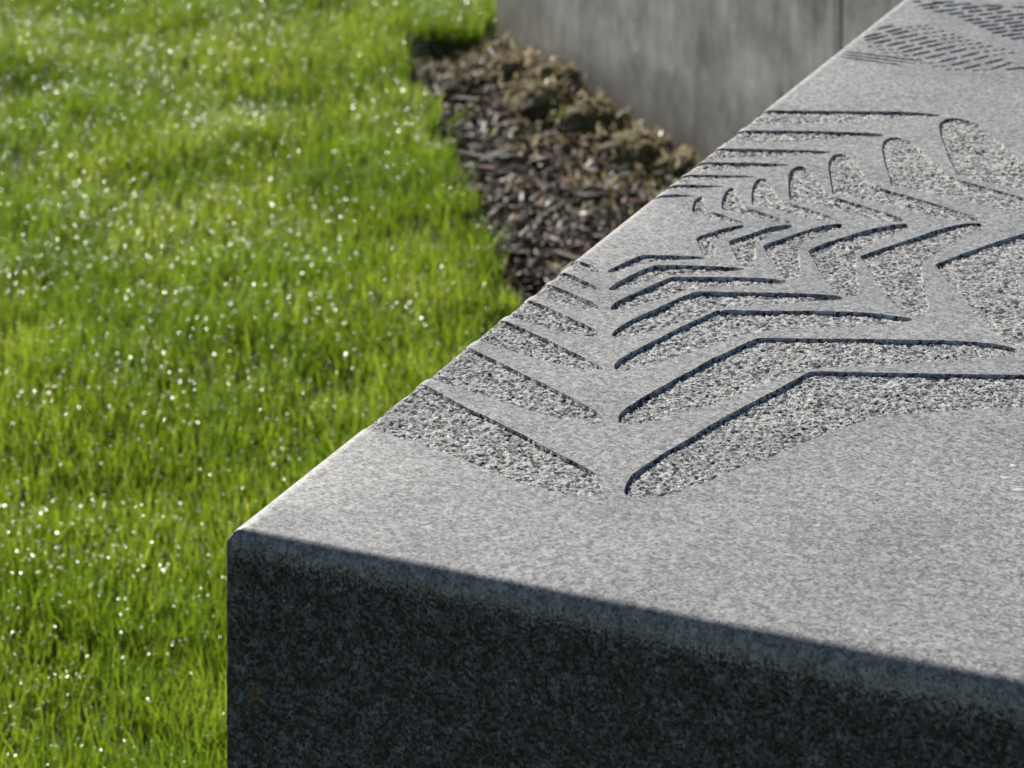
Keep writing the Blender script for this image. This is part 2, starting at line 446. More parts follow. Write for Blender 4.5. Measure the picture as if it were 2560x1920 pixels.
# ------------------------------------------------------------------ granite block with carved recesses
CARVE = json.loads('''{"R":{"L1":[[250.7,-11.0],[244.9,0.3],[242.5,5.1],[237.0,14.7],[228.6,28.9],[218.3,45.6],[208.2,67.0],[197.6,86.7],[187.3,106.1],[176.4,123.7],[166.4,142.5],[158.7,156.8],[151.3,167.0],[141.2,175.1],[131.9,180.4],[124.2,182.5],[118.5,178.2],[115.5,170.2],[114.2,159.9],[114.9,148.6],[118.4,134.6],[121.6,122.1],[126.5,108.8],[133.3,92.9],[138.9,78.2],[143.7,63.7],[147.4,48.9],[151.7,35.2],[154.9,23.7],[158.7,10.9],[160.0,5.7],[164.5,-9.7]],
"L2":[[323.7,-8.6],[317.8,3.0],[311.0,15.0],[300.0,35.8],[288.1,56.7],[277.4,76.8],[266.6,95.8],[256.2,112.8],[248.5,125.1],[243.0,132.4],[236.7,137.7],[230.1,139.7],[225.4,135.5],[222.9,128.4],[222.8,118.5],[226.4,104.6],[229.0,91.0],[233.5,74.0],[238.7,58.2],[243.0,42.6],[247.6,25.0],[251.4,12.9],[254.2,3.8],[258.4,-7.8]],
"L3":[[383.2,-10.6],[376.5,3.3],[371.8,12.7],[363.1,30.0],[353.5,47.5],[343.0,65.2],[333.6,82.2],[325.8,94.0],[320.8,101.3],[318.0,104.0],[314.8,103.7],[312.2,97.9],[311.6,89.6],[312.4,77.2],[315.9,63.6],[320.4,44.2],[326.0,24.2],[330.2,11.6],[333.4,2.2],[338.0,-9.8]],
"L4":[[428.3,-9.6],[422.0,3.3],[416.9,15.6],[406.7,33.6],[396.6,51.4],[388.1,66.6],[381.9,75.3],[377.2,79.7],[373.8,79.5],[371.2,71.8],[371.6,59.2],[373.2,44.3],[376.3,28.7],[381.9,15.4],[386.9,2.4],[392.4,-10.2]],
"L5":[[464.8,-9.8],[458.7,3.1],[452.9,15.8],[445.0,31.1],[436.8,45.5],[430.4,54.9],[426.4,58.8],[423.7,58.6],[421.3,51.9],[421.3,40.2],[424.2,26.2],[429.0,13.1],[432.3,2.5],[438.3,-11.2]],
"L6":[[491.0,-7.0],[486.4,3.4],[481.3,15.0],[474.3,27.2],[467.1,38.5],[463.4,42.3],[460.9,41.0],[459.7,34.1],[461.4,21.5],[465.5,10.4],[468.7,3.5],[474.6,-9.3]],
"L7":[[518.6,-5.5],[514.1,5.0],[511.1,12.8],[504.8,21.1],[499.6,27.0],[495.7,25.7],[495.8,18.3],[498.4,9.7],[502.3,1.4],[507.0,-9.1]],
"R1":[[131.3,195.1],[139.5,192.0],[150.1,189.7],[161.6,189.0],[172.1,190.3],[186.2,192.6],[200.4,195.0],[216.3,198.4],[232.4,201.9],[253.0,205.4],[272.1,209.7],[293.0,215.1],[314.3,220.6],[329.7,225.0],[346.4,229.1],[360.5,232.6],[369.1,234.7],[372.2,237.8],[376.6,248.8],[380.8,259.9],[392.2,289.2],[403.3,318.6],[411.9,340.5],[424.0,370.5],[430.6,391.0],[435.8,411.8],[435.2,433.8],[423.9,447.2],[414.4,446.7],[399.1,426.0],[382.0,403.2],[368.4,385.1],[360.5,372.2],[353.2,360.8],[342.6,344.1],[331.9,327.5],[322.8,314.4],[314.4,305.1],[303.1,296.8],[290.1,289.1],[276.6,282.4],[262.2,276.2],[250.4,270.7],[234.3,264.5],[217.5,258.7],[206.0,250.9],[190.4,244.9],[174.9,239.0],[161.3,232.5],[147.9,226.1],[137.0,218.8],[130.0,211.6],[127.9,204.7],[128.0,198.5],[129.0,196.4]],
"R2":[[239.7,146.9],[245.4,145.2],[254.9,144.4],[266.4,145.6],[277.0,147.2],[292.9,150.1],[308.0,153.4],[325.5,156.7],[341.3,160.9],[363.0,164.6],[379.9,170.3],[396.4,174.6],[409.2,178.6],[415.8,181.4],[418.9,185.5],[424.2,199.2],[428.7,210.5],[441.1,240.5],[452.9,270.7],[464.6,300.8],[471.2,324.0],[472.8,336.0],[471.6,347.1],[468.5,353.7],[465.6,355.3],[461.4,354.0],[455.5,349.0],[445.3,339.4],[435.0,325.9],[426.0,312.0],[414.4,294.9],[403.6,277.5],[395.1,263.6],[385.6,250.1],[377.6,238.6],[370.4,232.7],[362.1,228.7],[348.3,221.1],[333.6,213.8],[317.1,207.3],[301.8,200.5],[287.6,193.4],[274.4,186.1],[261.4,178.8],[248.5,171.5],[240.8,166.4],[235.9,160.2],[233.4,153.1],[235.0,149.3]],
"R3":[[325.5,109.4],[330.8,107.9],[339.0,107.6],[349.2,109.1],[363.7,112.0],[377.4,115.3],[392.6,118.9],[409.0,122.2],[426.3,127.1],[442.4,131.6],[455.3,135.7],[458.0,136.6],[455.4,139.4],[458.7,139.9],[461.1,142.4],[463.8,150.3],[471.0,169.9],[484.1,200.6],[492.8,223.9],[496.9,240.0],[497.9,256.9],[498.6,267.0],[497.3,270.0],[493.3,269.5],[487.2,264.5],[481.2,257.8],[473.3,247.4],[463.8,233.2],[455.6,218.7],[444.4,200.9],[432.4,183.5],[427.9,178.9],[420.2,172.9],[410.5,167.8],[398.8,160.8],[383.4,153.6],[367.1,146.9],[353.0,139.4],[339.1,132.0],[329.2,125.7],[322.0,120.0],[320.1,114.0],[322.1,111.1]],
"R4":[[381.3,85.1],[385.9,84.3],[395.9,84.2],[407.9,85.6],[420.7,88.5],[435.4,92.5],[451.7,96.9],[466.7,101.0],[479.7,105.1],[485.5,107.4],[489.5,112.3],[496.2,129.7],[505.3,153.3],[514.2,177.1],[519.0,193.2],[520.8,205.1],[518.9,211.0],[515.2,211.7],[510.1,205.0],[503.2,194.1],[492.5,180.0],[482.7,165.7],[472.5,151.6],[465.6,142.6],[461.0,138.0],[457.5,134.9],[445.3,130.6],[430.4,123.8],[413.8,116.0],[399.2,108.5],[388.2,102.3],[381.3,96.3],[377.9,89.7],[378.7,86.6]],
"R5":[[429.3,64.2],[434.0,63.0],[441.9,62.9],[453.2,64.7],[466.8,68.4],[480.6,72.0],[494.5,75.8],[505.5,78.9],[510.3,81.6],[514.4,91.0],[522.9,110.8],[530.7,130.8],[535.3,147.3],[536.3,157.8],[535.5,162.2],[531.6,161.3],[526.1,155.0],[518.5,144.2],[509.3,129.4],[499.1,115.0],[492.6,108.4],[483.4,102.8],[471.0,95.8],[457.1,88.5],[444.9,81.6],[435.9,76.2],[429.5,71.6],[427.1,66.2]],
"R6":[[466.0,48.4],[471.0,47.5],[480.8,48.1],[495.6,50.4],[510.4,53.8],[523.5,58.0],[528.6,60.6],[533.5,69.9],[541.1,90.2],[546.2,106.8],[548.4,118.0],[548.7,124.3],[545.0,122.9],[539.4,116.7],[531.8,105.7],[522.6,92.6],[515.0,81.6],[506.5,73.8],[495.2,68.1],[482.9,62.0],[472.5,56.9],[465.7,52.4],[464.5,49.7]],
"R7":[[500.2,32.8],[505.5,32.0],[514.9,34.3],[529.7,37.7],[542.2,41.2],[547.5,44.8],[550.7,53.9],[555.5,66.1],[559.4,78.7],[560.5,85.8],[560.0,89.2],[556.8,87.1],[550.2,77.5],[543.2,66.2],[536.5,57.5],[531.3,52.1],[523.7,47.6],[514.9,43.7],[506.1,39.7],[500.5,36.4],[499.2,33.7]],
"M1":[[598.6,66.8],[605.8,67.5],[617.6,72.6],[629.1,78.0],[638.5,84.1],[643.5,88.5],[641.0,91.1],[636.2,90.7],[625.5,86.9],[613.5,83.6],[602.8,82.8],[588.2,86.5],[575.8,91.4],[566.9,94.0],[562.9,93.3],[560.8,89.9],[566.9,84.4],[577.2,78.2],[589.0,71.8]],
"M2":[[602.4,92.0],[607.5,93.4],[616.8,97.6],[629.4,102.6],[642.2,107.6],[652.4,113.5],[658.0,119.2],[659.1,123.1],[655.4,125.1],[647.8,123.7],[635.4,119.4],[621.8,115.7],[612.3,114.3],[603.6,114.6],[590.7,118.5],[576.0,124.3],[563.4,127.9],[555.2,128.5],[552.0,124.6],[557.6,118.0],[569.6,109.9],[583.5,102.1],[595.1,95.5]],
"M3":[[603.0,119.9],[609.4,121.0],[621.9,126.0],[638.2,132.6],[653.1,138.9],[665.0,145.3],[673.4,152.0],[676.7,158.0],[673.5,161.0],[667.6,161.5],[654.7,156.3],[638.6,150.3],[623.4,146.1],[610.7,147.1],[596.6,151.3],[579.4,157.7],[562.5,163.9],[548.7,167.2],[541.6,165.6],[540.2,160.6],[546.5,153.0],[559.3,144.0],[575.0,134.9],[592.4,125.5]],
"M4":[[605.6,155.3],[611.6,155.7],[626.8,160.4],[641.5,166.8],[658.3,174.4],[673.9,182.6],[687.0,191.6],[694.7,198.6],[697.7,205.2],[693.6,208.5],[688.6,208.9],[673.0,204.3],[655.2,197.7],[638.3,192.8],[621.7,191.6],[609.4,193.0],[591.7,198.0],[577.1,202.9],[558.1,210.0],[544.2,215.4],[530.5,218.0],[523.6,215.7],[521.2,210.3],[527.5,202.1],[544.0,190.5],[563.5,178.6],[583.8,167.3],[601.1,157.9]],
"M5":[[609.7,195.2],[620.4,198.5],[636.5,205.4],[654.8,213.6],[673.3,221.9],[692.0,230.2],[708.3,239.5],[718.8,249.5],[721.7,256.6],[716.5,261.5],[709.3,262.4],[695.0,257.1],[657.3,248.6],[637.0,245.4],[621.5,242.7],[610.6,243.7],[592.0,249.0],[572.9,255.7],[554.8,263.7],[534.3,271.5],[522.5,274.4],[510.9,274.5],[503.2,271.7],[502.3,266.8],[509.9,257.6],[522.5,247.7],[541.9,234.7],[563.3,221.8],[587.7,207.9],[603.1,199.2]],
"M6":[[615.8,252.2],[631.1,257.9],[650.1,265.2],[668.9,273.5],[688.2,281.9],[713.2,294.6],[752.1,309.9],[780.7,328.4],[792.5,347.9],[787.9,361.7],[766.7,361.8],[717.1,343.8],[670.9,330.4],[638.9,320.2],[618.3,317.3],[611.2,317.3],[602.7,319.9],[587.8,326.0],[566.2,334.6],[531.7,353.9],[503.0,367.6],[485.4,370.1],[473.9,363.1],[476.3,350.0],[477.5,343.9],[483.9,337.2],[501.5,324.0],[524.9,309.1],[547.1,294.3],[570.9,278.8],[590.7,266.0],[610.0,255.1]],
"U1":[[656.3,42.3],[666.8,37.8],[681.0,33.9],[690.7,32.8],[695.6,34.4],[692.4,38.0],[682.4,44.2],[672.2,50.0],[665.1,55.1],[662.5,59.9],[658.8,69.0],[653.8,78.6],[650.1,85.7],[647.4,89.1],[645.9,87.2],[646.4,79.3],[648.6,67.0],[652.1,54.0],[653.0,46.9]],
"U2":[[673.8,60.6],[684.4,56.0],[701.4,51.0],[716.2,48.1],[726.2,48.4],[726.8,51.2],[717.2,57.6],[704.4,65.2],[691.6,72.2],[685.3,77.9],[681.3,86.1],[676.7,97.4],[671.0,109.0],[666.4,118.2],[663.3,122.4],[661.5,120.9],[660.8,112.5],[662.5,100.5],[667.9,86.0],[670.9,75.3],[671.6,66.3],[671.7,62.9]],
"U3":[[694.4,78.6],[710.7,72.0],[730.5,65.5],[748.4,61.3],[759.2,61.5],[760.5,66.1],[753.4,72.5],[737.8,82.0],[722.4,91.2],[711.4,98.9],[707.9,106.9],[704.1,116.9],[699.6,128.1],[693.8,139.6],[686.3,150.7],[682.3,156.7],[679.8,158.7],[678.1,154.3],[677.8,141.1],[681.0,124.8],[687.1,108.3],[692.4,91.9],[692.8,82.1]],
"U4":[[717.6,102.2],[739.6,93.4],[762.4,85.3],[783.2,79.2],[796.1,77.8],[803.1,80.5],[803.0,85.6],[794.5,93.4],[777.4,104.1],[759.5,116.0],[743.9,126.5],[739.1,131.1],[736.0,139.9],[731.3,151.1],[725.7,163.4],[718.9,179.9],[711.5,193.5],[705.9,201.8],[702.4,204.3],[699.6,200.0],[698.9,186.0],[700.2,171.5],[705.6,153.5],[712.6,134.0],[715.3,118.6],[716.4,106.6]],
"U5":[[745.1,129.2],[765.0,121.1],[790.6,111.3],[816.9,101.6],[835.9,97.4],[847.2,97.8],[850.1,101.9],[846.3,109.2],[837.6,117.0],[818.8,129.0],[800.4,140.8],[784.5,151.7],[775.2,160.5],[770.1,171.8],[763.7,190.1],[756.6,206.6],[749.6,222.9],[741.2,239.5],[732.8,251.2],[728.0,255.1],[724.7,252.5],[723.1,239.9],[724.0,220.9],[728.7,200.6],[735.9,179.4],[741.0,158.6],[743.8,143.2],[744.3,133.3]],
"U6":[[785.0,166.2],[807.5,156.9],[836.0,144.6],[865.8,133.2],[887.5,126.1],[902.7,124.0],[912.1,126.2],[914.5,131.6],[911.1,138.8],[904.4,148.0],[885.5,161.7],[863.8,176.1],[842.6,190.2],[830.9,200.5],[823.5,210.4],[816.3,227.9],[809.7,244.2],[802.9,260.4],[797.0,272.6],[784.4,295.3],[768.7,318.5],[759.8,327.1],[754.7,315.7],[759.6,282.4],[760.5,271.7],[763.9,256.7],[769.6,240.9],[773.5,220.8],[778.8,200.1],[782.7,179.6],[784.1,169.4]],
"U7":[[834.8,207.2],[858.6,195.5],[893.7,180.4],[936.4,163.0],[962.2,154.3],[974.7,152.9],[985.1,155.1],[989.7,161.0],[987.9,169.8],[982.8,179.5],[968.1,192.9],[943.1,210.9],[918.2,227.6],[899.7,241.5],[892.0,247.6],[871.8,273.1],[855.9,310.2],[829.3,362.0],[812.2,380.1],[802.1,374.4],[806.4,335.1],[813.4,301.0],[819.7,266.6],[822.8,255.1],[825.0,240.0],[828.2,224.6],[831.8,213.9]],
"T1":[[676.6,-8.5],[684.9,2.2],[688.0,5.0],[692.9,13.0],[695.6,22.0],[695.6,27.9],[695.0,30.1],[690.6,23.9],[685.5,15.9],[681.2,7.6],[678.0,1.9],[671.7,-8.6]],
"T2":[[710.0,-6.6],[715.7,3.3],[720.2,12.6],[724.5,26.1],[728.1,37.8],[728.7,43.0],[724.7,39.0],[718.0,28.5],[710.4,16.4],[704.4,6.6],[695.4,-9.9]],
"T3":[[740.9,-8.4],[745.1,3.2],[750.3,16.5],[757.1,34.2],[761.7,47.6],[762.8,56.2],[757.1,49.3],[749.3,37.0],[737.3,21.3],[728.7,9.4],[717.7,-11.6]],
"T4":[[778.0,-7.2],[782.1,3.6],[787.5,18.0],[794.7,35.8],[801.0,53.9],[804.4,67.9],[804.7,73.9],[798.2,67.0],[789.2,53.0],[777.3,36.9],[765.8,20.9],[757.0,8.9],[747.1,-9.7]],
"T5":[[820.6,-8.7],[824.6,4.4],[831.0,22.8],[839.3,45.6],[847.6,68.4],[851.1,82.6],[851.5,93.2],[842.8,85.4],[831.9,68.7],[821.0,52.0],[806.6,31.5],[794.3,15.5],[786.7,3.9],[778.3,-10.4]],
"T6":[[875.0,-8.8],[880.4,5.1],[888.5,23.3],[899.6,50.9],[909.5,78.9],[916.0,102.7],[918.0,115.5],[916.5,119.6],[909.7,115.0],[898.5,98.0],[881.1,72.7],[864.1,47.4],[847.8,22.0],[838.3,5.6],[829.2,-11.9]],
"T7":[[940.3,-9.9],[945.8,4.3],[960.6,41.0],[987.9,107.8],[992.4,126.8],[993.3,139.1],[992.1,146.8],[984.0,139.8],[974.5,126.9],[958.7,105.6],[940.5,79.9],[923.3,54.0],[907.9,27.7],[903.0,18.2],[897.1,7.6],[888.0,-11.4]]},"G":[[[1156.8,5.6],[1158.2,14.9],[1157.8,33.7],[1156.6,58.2],[1155.2,76.9],[1152.9,87.2],[1151.5,78.1],[1151.9,59.6],[1153.1,35.1],[1154.4,16.1]],
[[1147.1,6.4],[1148.5,14.7],[1147.9,31.7],[1146.6,53.9],[1145.2,70.9],[1142.8,80.2],[1141.5,72.0],[1142.0,55.3],[1143.3,33.2],[1144.7,15.9]],
[[1137.5,7.1],[1138.8,14.5],[1138.2,29.7],[1136.7,49.6],[1135.2,64.9],[1132.8,73.3],[1131.5,66.0],[1132.1,51.0],[1133.5,31.2],[1135.1,15.7]],
[[1244.4,9.6],[1250.3,9.9],[1256.1,12.2],[1262.6,15.6],[1266.8,18.4],[1266.1,20.8],[1260.1,20.5],[1254.3,18.2],[1247.8,14.8],[1243.6,11.9]],
[[1211.0,6.9],[1217.0,7.3],[1223.3,9.9],[1230.3,13.6],[1234.9,16.7],[1234.5,19.3],[1228.4,18.8],[1222.1,16.2],[1215.1,12.5],[1210.5,9.4]],
[[1236.2,20.2],[1242.4,20.6],[1248.6,23.2],[1255.7,27.0],[1260.4,30.1],[1259.9,32.6],[1253.7,32.1],[1247.4,29.5],[1240.3,25.8],[1235.8,22.7]],
[[1200.5,11.6],[1207.1,12.5],[1214.4,15.8],[1222.9,20.5],[1228.6,24.4],[1228.7,27.3],[1222.0,26.4],[1214.7,23.1],[1206.3,18.4],[1200.6,14.5]],
[[1230.4,28.3],[1236.4,28.8],[1242.4,31.4],[1249.2,35.2],[1253.5,38.3],[1252.9,40.8],[1246.9,40.3],[1240.9,37.7],[1234.1,33.9],[1229.8,30.8]],
[[1193.6,21.7],[1199.5,22.3],[1205.5,25.1],[1212.2,29.2],[1216.5,32.5],[1216.0,35.1],[1210.1,34.5],[1204.1,31.7],[1197.4,27.6],[1193.1,24.3]],
[[1217.6,36.1],[1224.2,37.1],[1231.4,40.7],[1239.8,45.7],[1245.4,49.9],[1245.5,52.9],[1238.8,51.8],[1231.6,48.2],[1223.2,43.2],[1217.7,39.1]],
[[1189.7,35.0],[1195.7,35.7],[1202.1,38.9],[1209.3,43.3],[1214.1,46.9],[1213.8,49.7],[1207.6,48.9],[1201.3,45.7],[1194.1,41.3],[1189.3,37.7]],
[[1215.4,50.6],[1221.4,51.3],[1227.5,54.3],[1234.4,58.6],[1239.0,62.1],[1238.5,64.7],[1232.4,64.0],[1226.3,61.0],[1219.4,56.8],[1214.9,53.3]],
[[1183.8,47.8],[1189.6,48.4],[1195.5,51.1],[1202.2,54.9],[1206.6,58.0],[1206.0,60.5],[1200.1,59.9],[1194.2,57.3],[1187.6,53.5],[1183.3,50.3]],
[[1207.7,61.5],[1213.8,62.1],[1220.1,65.0],[1227.3,69.1],[1232.0,72.5],[1231.6,75.1],[1225.5,74.4],[1219.1,71.5],[1212.0,67.4],[1207.3,64.0]],
[[1174.8,55.2],[1181.0,56.0],[1187.7,59.3],[1195.4,63.8],[1200.6,67.6],[1200.5,70.4],[1194.2,69.5],[1187.5,66.2],[1179.8,61.7],[1174.7,57.9]],
[[1202.1,71.3],[1208.0,71.9],[1213.9,74.7],[1220.6,78.7],[1225.0,82.0],[1224.4,84.5],[1218.5,83.9],[1212.5,81.1],[1205.8,77.1],[1201.5,73.8]],
[[1168.0,67.3],[1173.9,67.9],[1179.9,70.7],[1186.6,74.6],[1191.0,77.9],[1190.6,80.4],[1184.7,79.8],[1178.7,77.0],[1172.0,73.0],[1167.6,69.8]],
[[1192.2,81.4],[1198.6,82.3],[1205.6,85.7],[1213.6,90.4],[1219.0,94.3],[1219.0,97.1],[1212.6,96.1],[1205.6,92.7],[1197.6,88.0],[1192.2,84.2]],
[[1163.0,81.5],[1169.2,82.3],[1176.0,85.4],[1183.8,89.7],[1189.0,93.3],[1188.9,95.9],[1182.6,95.1],[1175.9,92.0],[1168.1,87.7],[1163.0,84.1]],
[[1190.6,96.9],[1196.4,97.4],[1202.2,100.0],[1208.7,103.6],[1212.9,106.7],[1212.4,109.0],[1206.5,108.5],[1200.7,105.9],[1194.2,102.2],[1190.0,99.2]],
[[1154.9,96.5],[1161.0,97.2],[1167.5,99.9],[1175.0,103.9],[1179.9,107.1],[1179.8,109.6],[1173.7,108.9],[1167.2,106.1],[1159.7,102.2],[1154.8,99.0]],
[[1181.5,110.5],[1187.6,111.2],[1194.1,113.9],[1201.5,117.8],[1206.4,121.0],[1206.2,123.5],[1200.0,122.8],[1193.6,120.0],[1186.2,116.1],[1181.3,112.9]],
[[1148.4,110.1],[1154.6,110.7],[1161.4,113.5],[1169.3,117.4],[1174.5,120.6],[1174.6,123.1],[1168.3,122.4],[1161.5,119.6],[1153.7,115.7],[1148.5,112.5]],
[[1176.3,124.0],[1182.1,124.4],[1187.8,126.7],[1194.3,129.9],[1198.5,132.6],[1198.0,134.8],[1192.2,134.3],[1186.5,132.1],[1180.0,128.8],[1175.8,126.1]],
[[1142.9,124.1],[1148.8,124.7],[1155.0,127.3],[1162.0,131.0],[1166.7,134.0],[1166.4,136.4],[1160.5,135.8],[1154.3,133.1],[1147.3,129.5],[1142.7,126.5]],
[[1168.2,137.3],[1174.2,137.9],[1180.5,140.6],[1187.7,144.3],[1192.5,147.5],[1192.3,149.8],[1186.2,149.1],[1179.9,146.5],[1172.7,142.7],[1167.9,139.6]],
[[1150.6,147.7],[1157.7,148.4],[1166.3,150.9],[1176.4,154.6],[1183.5,157.6],[1184.5,159.9],[1177.3,159.3],[1168.7,156.7],[1158.5,153.0],[1151.6,150.0]],
[[1155.9,159.6],[1161.2,161.4],[1166.5,166.1],[1172.4,172.5],[1176.3,177.6],[1175.7,180.9],[1170.3,179.1],[1165.0,174.4],[1159.1,168.0],[1155.3,162.9]],
[[1261.2,33.9],[1263.9,34.1],[1265.8,35.4],[1267.8,37.2],[1268.9,38.8],[1267.8,40.1],[1265.1,39.9],[1263.1,38.6],[1261.2,36.8],[1260.1,35.2]],
[[1268.8,41.1],[1271.3,41.1],[1273.0,42.2],[1274.6,43.7],[1275.4,45.0],[1274.1,46.1],[1271.6,46.1],[1269.9,45.1],[1268.3,43.6],[1267.6,42.3]],
[[1275.2,47.1],[1277.7,47.2],[1279.3,48.1],[1280.8,49.6],[1281.5,50.8],[1280.3,52.0],[1277.8,51.9],[1276.1,51.0],[1274.6,49.5],[1273.9,48.3]],
[[1254.3,42.1],[1256.8,42.2],[1258.5,43.3],[1260.2,44.9],[1261.0,46.2],[1259.8,47.4],[1257.3,47.3],[1255.6,46.3],[1253.9,44.7],[1253.1,43.3]],
[[1260.9,48.4],[1263.4,48.5],[1265.1,49.5],[1266.7,51.0],[1267.4,52.3],[1266.2,53.4],[1263.7,53.4],[1262.0,52.4],[1260.4,50.9],[1259.7,49.6]],
[[1267.2,54.4],[1269.8,54.6],[1271.7,55.7],[1273.5,57.4],[1274.4,58.9],[1273.2,60.1],[1270.6,60.0],[1268.8,58.8],[1267.0,57.1],[1266.1,55.7]],
[[1246.8,54.2],[1249.5,54.3],[1251.4,55.6],[1253.3,57.5],[1254.4,59.0],[1253.3,60.3],[1250.7,60.1],[1248.7,58.8],[1246.8,57.0],[1245.8,55.4]],
[[1254.3,61.3],[1256.8,61.4],[1258.5,62.4],[1260.1,63.9],[1260.8,65.2],[1259.6,66.3],[1257.1,66.3],[1255.4,65.2],[1253.8,63.7],[1253.1,62.5]],
[[1260.6,67.3],[1263.1,67.4],[1264.7,68.3],[1266.3,69.8],[1267.0,71.0],[1265.7,72.2],[1263.2,72.1],[1261.6,71.1],[1260.1,69.7],[1259.4,68.4]],
[[1239.8,66.0],[1242.4,66.2],[1244.3,67.5],[1246.2,69.3],[1247.2,70.8],[1246.2,72.1],[1243.5,71.9],[1241.6,70.6],[1239.7,68.8],[1238.7,67.3]],
[[1247.2,73.1],[1249.7,73.2],[1251.3,74.2],[1252.9,75.7],[1253.6,77.0],[1252.4,78.1],[1249.9,78.0],[1248.3,77.0],[1246.7,75.5],[1246.0,74.2]],
[[1253.5,79.1],[1255.9,79.1],[1257.6,80.1],[1259.1,81.6],[1259.8,82.9],[1258.6,84.0],[1256.1,83.9],[1254.5,82.9],[1252.9,81.5],[1252.2,80.2]],
[[1180.9,20.1],[1182.7,20.4],[1183.8,21.6],[1184.7,23.3],[1185.1,24.8],[1184.1,25.9],[1182.3,25.7],[1181.2,24.4],[1180.3,22.7],[1179.9,21.3]],
[[1184.7,27.0],[1186.5,27.4],[1187.8,28.9],[1188.9,30.9],[1189.4,32.6],[1188.4,33.9],[1186.6,33.5],[1185.4,32.0],[1184.2,30.0],[1183.7,28.3]],
[[1232.9,76.4],[1235.4,76.5],[1237.2,77.7],[1239.0,79.4],[1239.9,80.8],[1238.8,82.0],[1236.2,81.8],[1234.4,80.7],[1232.7,79.0],[1231.8,77.6]],
[[1239.8,83.0],[1242.3,83.0],[1243.9,84.1],[1245.5,85.6],[1246.2,86.8],[1245.0,88.0],[1242.5,87.9],[1240.9,86.9],[1239.3,85.4],[1238.6,84.1]],
[[1246.0,89.0],[1248.5,89.1],[1250.3,90.2],[1251.9,91.8],[1252.8,93.1],[1251.6,94.3],[1249.1,94.2],[1247.3,93.1],[1245.7,91.5],[1244.8,90.1]],
[[1175.1,33.0],[1176.9,33.4],[1178.1,34.8],[1179.2,36.8],[1179.7,38.5],[1178.7,39.7],[1176.9,39.3],[1175.7,37.9],[1174.6,35.9],[1174.1,34.3]],
[[1179.3,40.8],[1181.1,41.1],[1182.2,42.3],[1183.2,44.1],[1183.6,45.6],[1182.6,46.7],[1180.8,46.5],[1179.7,45.2],[1178.7,43.4],[1178.3,41.9]],
[[1225.7,85.8],[1228.3,86.0],[1230.2,87.3],[1232.1,89.1],[1233.1,90.7],[1232.0,91.9],[1229.5,91.7],[1227.5,90.4],[1225.6,88.6],[1224.6,87.1]],
[[1233.1,92.9],[1235.5,93.0],[1237.2,94.0],[1238.7,95.5],[1239.4,96.8],[1238.2,97.9],[1235.8,97.8],[1234.1,96.8],[1232.6,95.3],[1231.9,94.0]],
[[1239.3,98.9],[1241.7,98.9],[1243.3,99.9],[1244.8,101.4],[1245.5,102.6],[1244.3,103.7],[1241.9,103.7],[1240.2,102.7],[1238.7,101.2],[1238.0,100.0]],
[[1166.1,40.4],[1167.9,40.8],[1169.1,42.2],[1170.2,44.1],[1170.7,45.8],[1169.7,47.0],[1167.9,46.6],[1166.7,45.2],[1165.7,43.2],[1165.2,41.6]],
[[1170.3,48.1],[1172.1,48.4],[1173.2,49.6],[1174.2,51.4],[1174.6,52.9],[1173.6,54.1],[1171.8,53.8],[1170.7,52.5],[1169.7,50.7],[1169.3,49.2]],
[[1220.3,98.4],[1222.7,98.5],[1224.4,99.5],[1225.9,100.9],[1226.6,102.2],[1225.4,103.3],[1223.0,103.2],[1221.4,102.2],[1219.8,100.7],[1219.1,99.5]],
[[1226.4,104.3],[1228.9,104.4],[1230.5,105.4],[1232.1,106.9],[1232.8,108.2],[1231.6,109.3],[1229.2,109.2],[1227.5,108.2],[1226.0,106.7],[1225.3,105.4]],
[[1232.6,110.3],[1235.2,110.5],[1237.1,111.7],[1238.9,113.5],[1239.9,115.0],[1238.8,116.3],[1236.3,116.1],[1234.4,114.8],[1232.5,113.0],[1231.5,111.5]],
[[1159.4,52.6],[1161.2,52.9],[1162.3,54.2],[1163.3,56.1],[1163.8,57.6],[1162.8,58.8],[1161.0,58.5],[1159.9,57.1],[1158.9,55.3],[1158.4,53.7]],
[[1163.4,59.9],[1165.2,60.2],[1166.3,61.6],[1167.4,63.4],[1167.8,65.0],[1166.9,66.2],[1165.1,65.8],[1163.9,64.5],[1162.9,62.6],[1162.5,61.1]],
[[1213.7,110.3],[1216.1,110.5],[1217.9,111.6],[1219.6,113.2],[1220.4,114.6],[1219.3,115.8],[1216.8,115.6],[1215.0,114.5],[1213.4,112.8],[1212.5,111.5]],
[[1220.3,116.7],[1222.7,116.8],[1224.3,117.8],[1225.9,119.3],[1226.6,120.6],[1225.4,121.7],[1223.0,121.6],[1221.4,120.6],[1219.8,119.1],[1219.1,117.8]],
[[1226.4,122.7],[1228.9,122.9],[1230.7,124.0],[1232.4,125.6],[1233.2,127.0],[1232.1,128.2],[1229.6,128.0],[1227.8,126.9],[1226.1,125.2],[1225.3,123.8]],
[[1154.4,66.8],[1156.2,67.2],[1157.3,68.5],[1158.3,70.4],[1158.8,71.9],[1157.8,73.0],[1156.0,72.7],[1154.9,71.4],[1153.9,69.5],[1153.5,68.0]],
[[1158.4,74.1],[1160.2,74.5],[1161.3,75.8],[1162.4,77.7],[1162.8,79.2],[1161.8,80.4],[1160.1,80.0],[1158.9,78.7],[1157.9,76.8],[1157.5,75.3]],
[[1207.5,124.8],[1210.0,125.0],[1211.9,126.3],[1213.8,128.1],[1214.8,129.6],[1213.7,130.9],[1211.2,130.6],[1209.3,129.3],[1207.4,127.5],[1206.4,126.0]],
[[1214.7,131.8],[1217.2,131.9],[1218.8,133.0],[1220.3,134.5],[1221.0,135.7],[1219.8,136.8],[1217.4,136.7],[1215.8,135.7],[1214.3,134.2],[1213.6,132.9]],
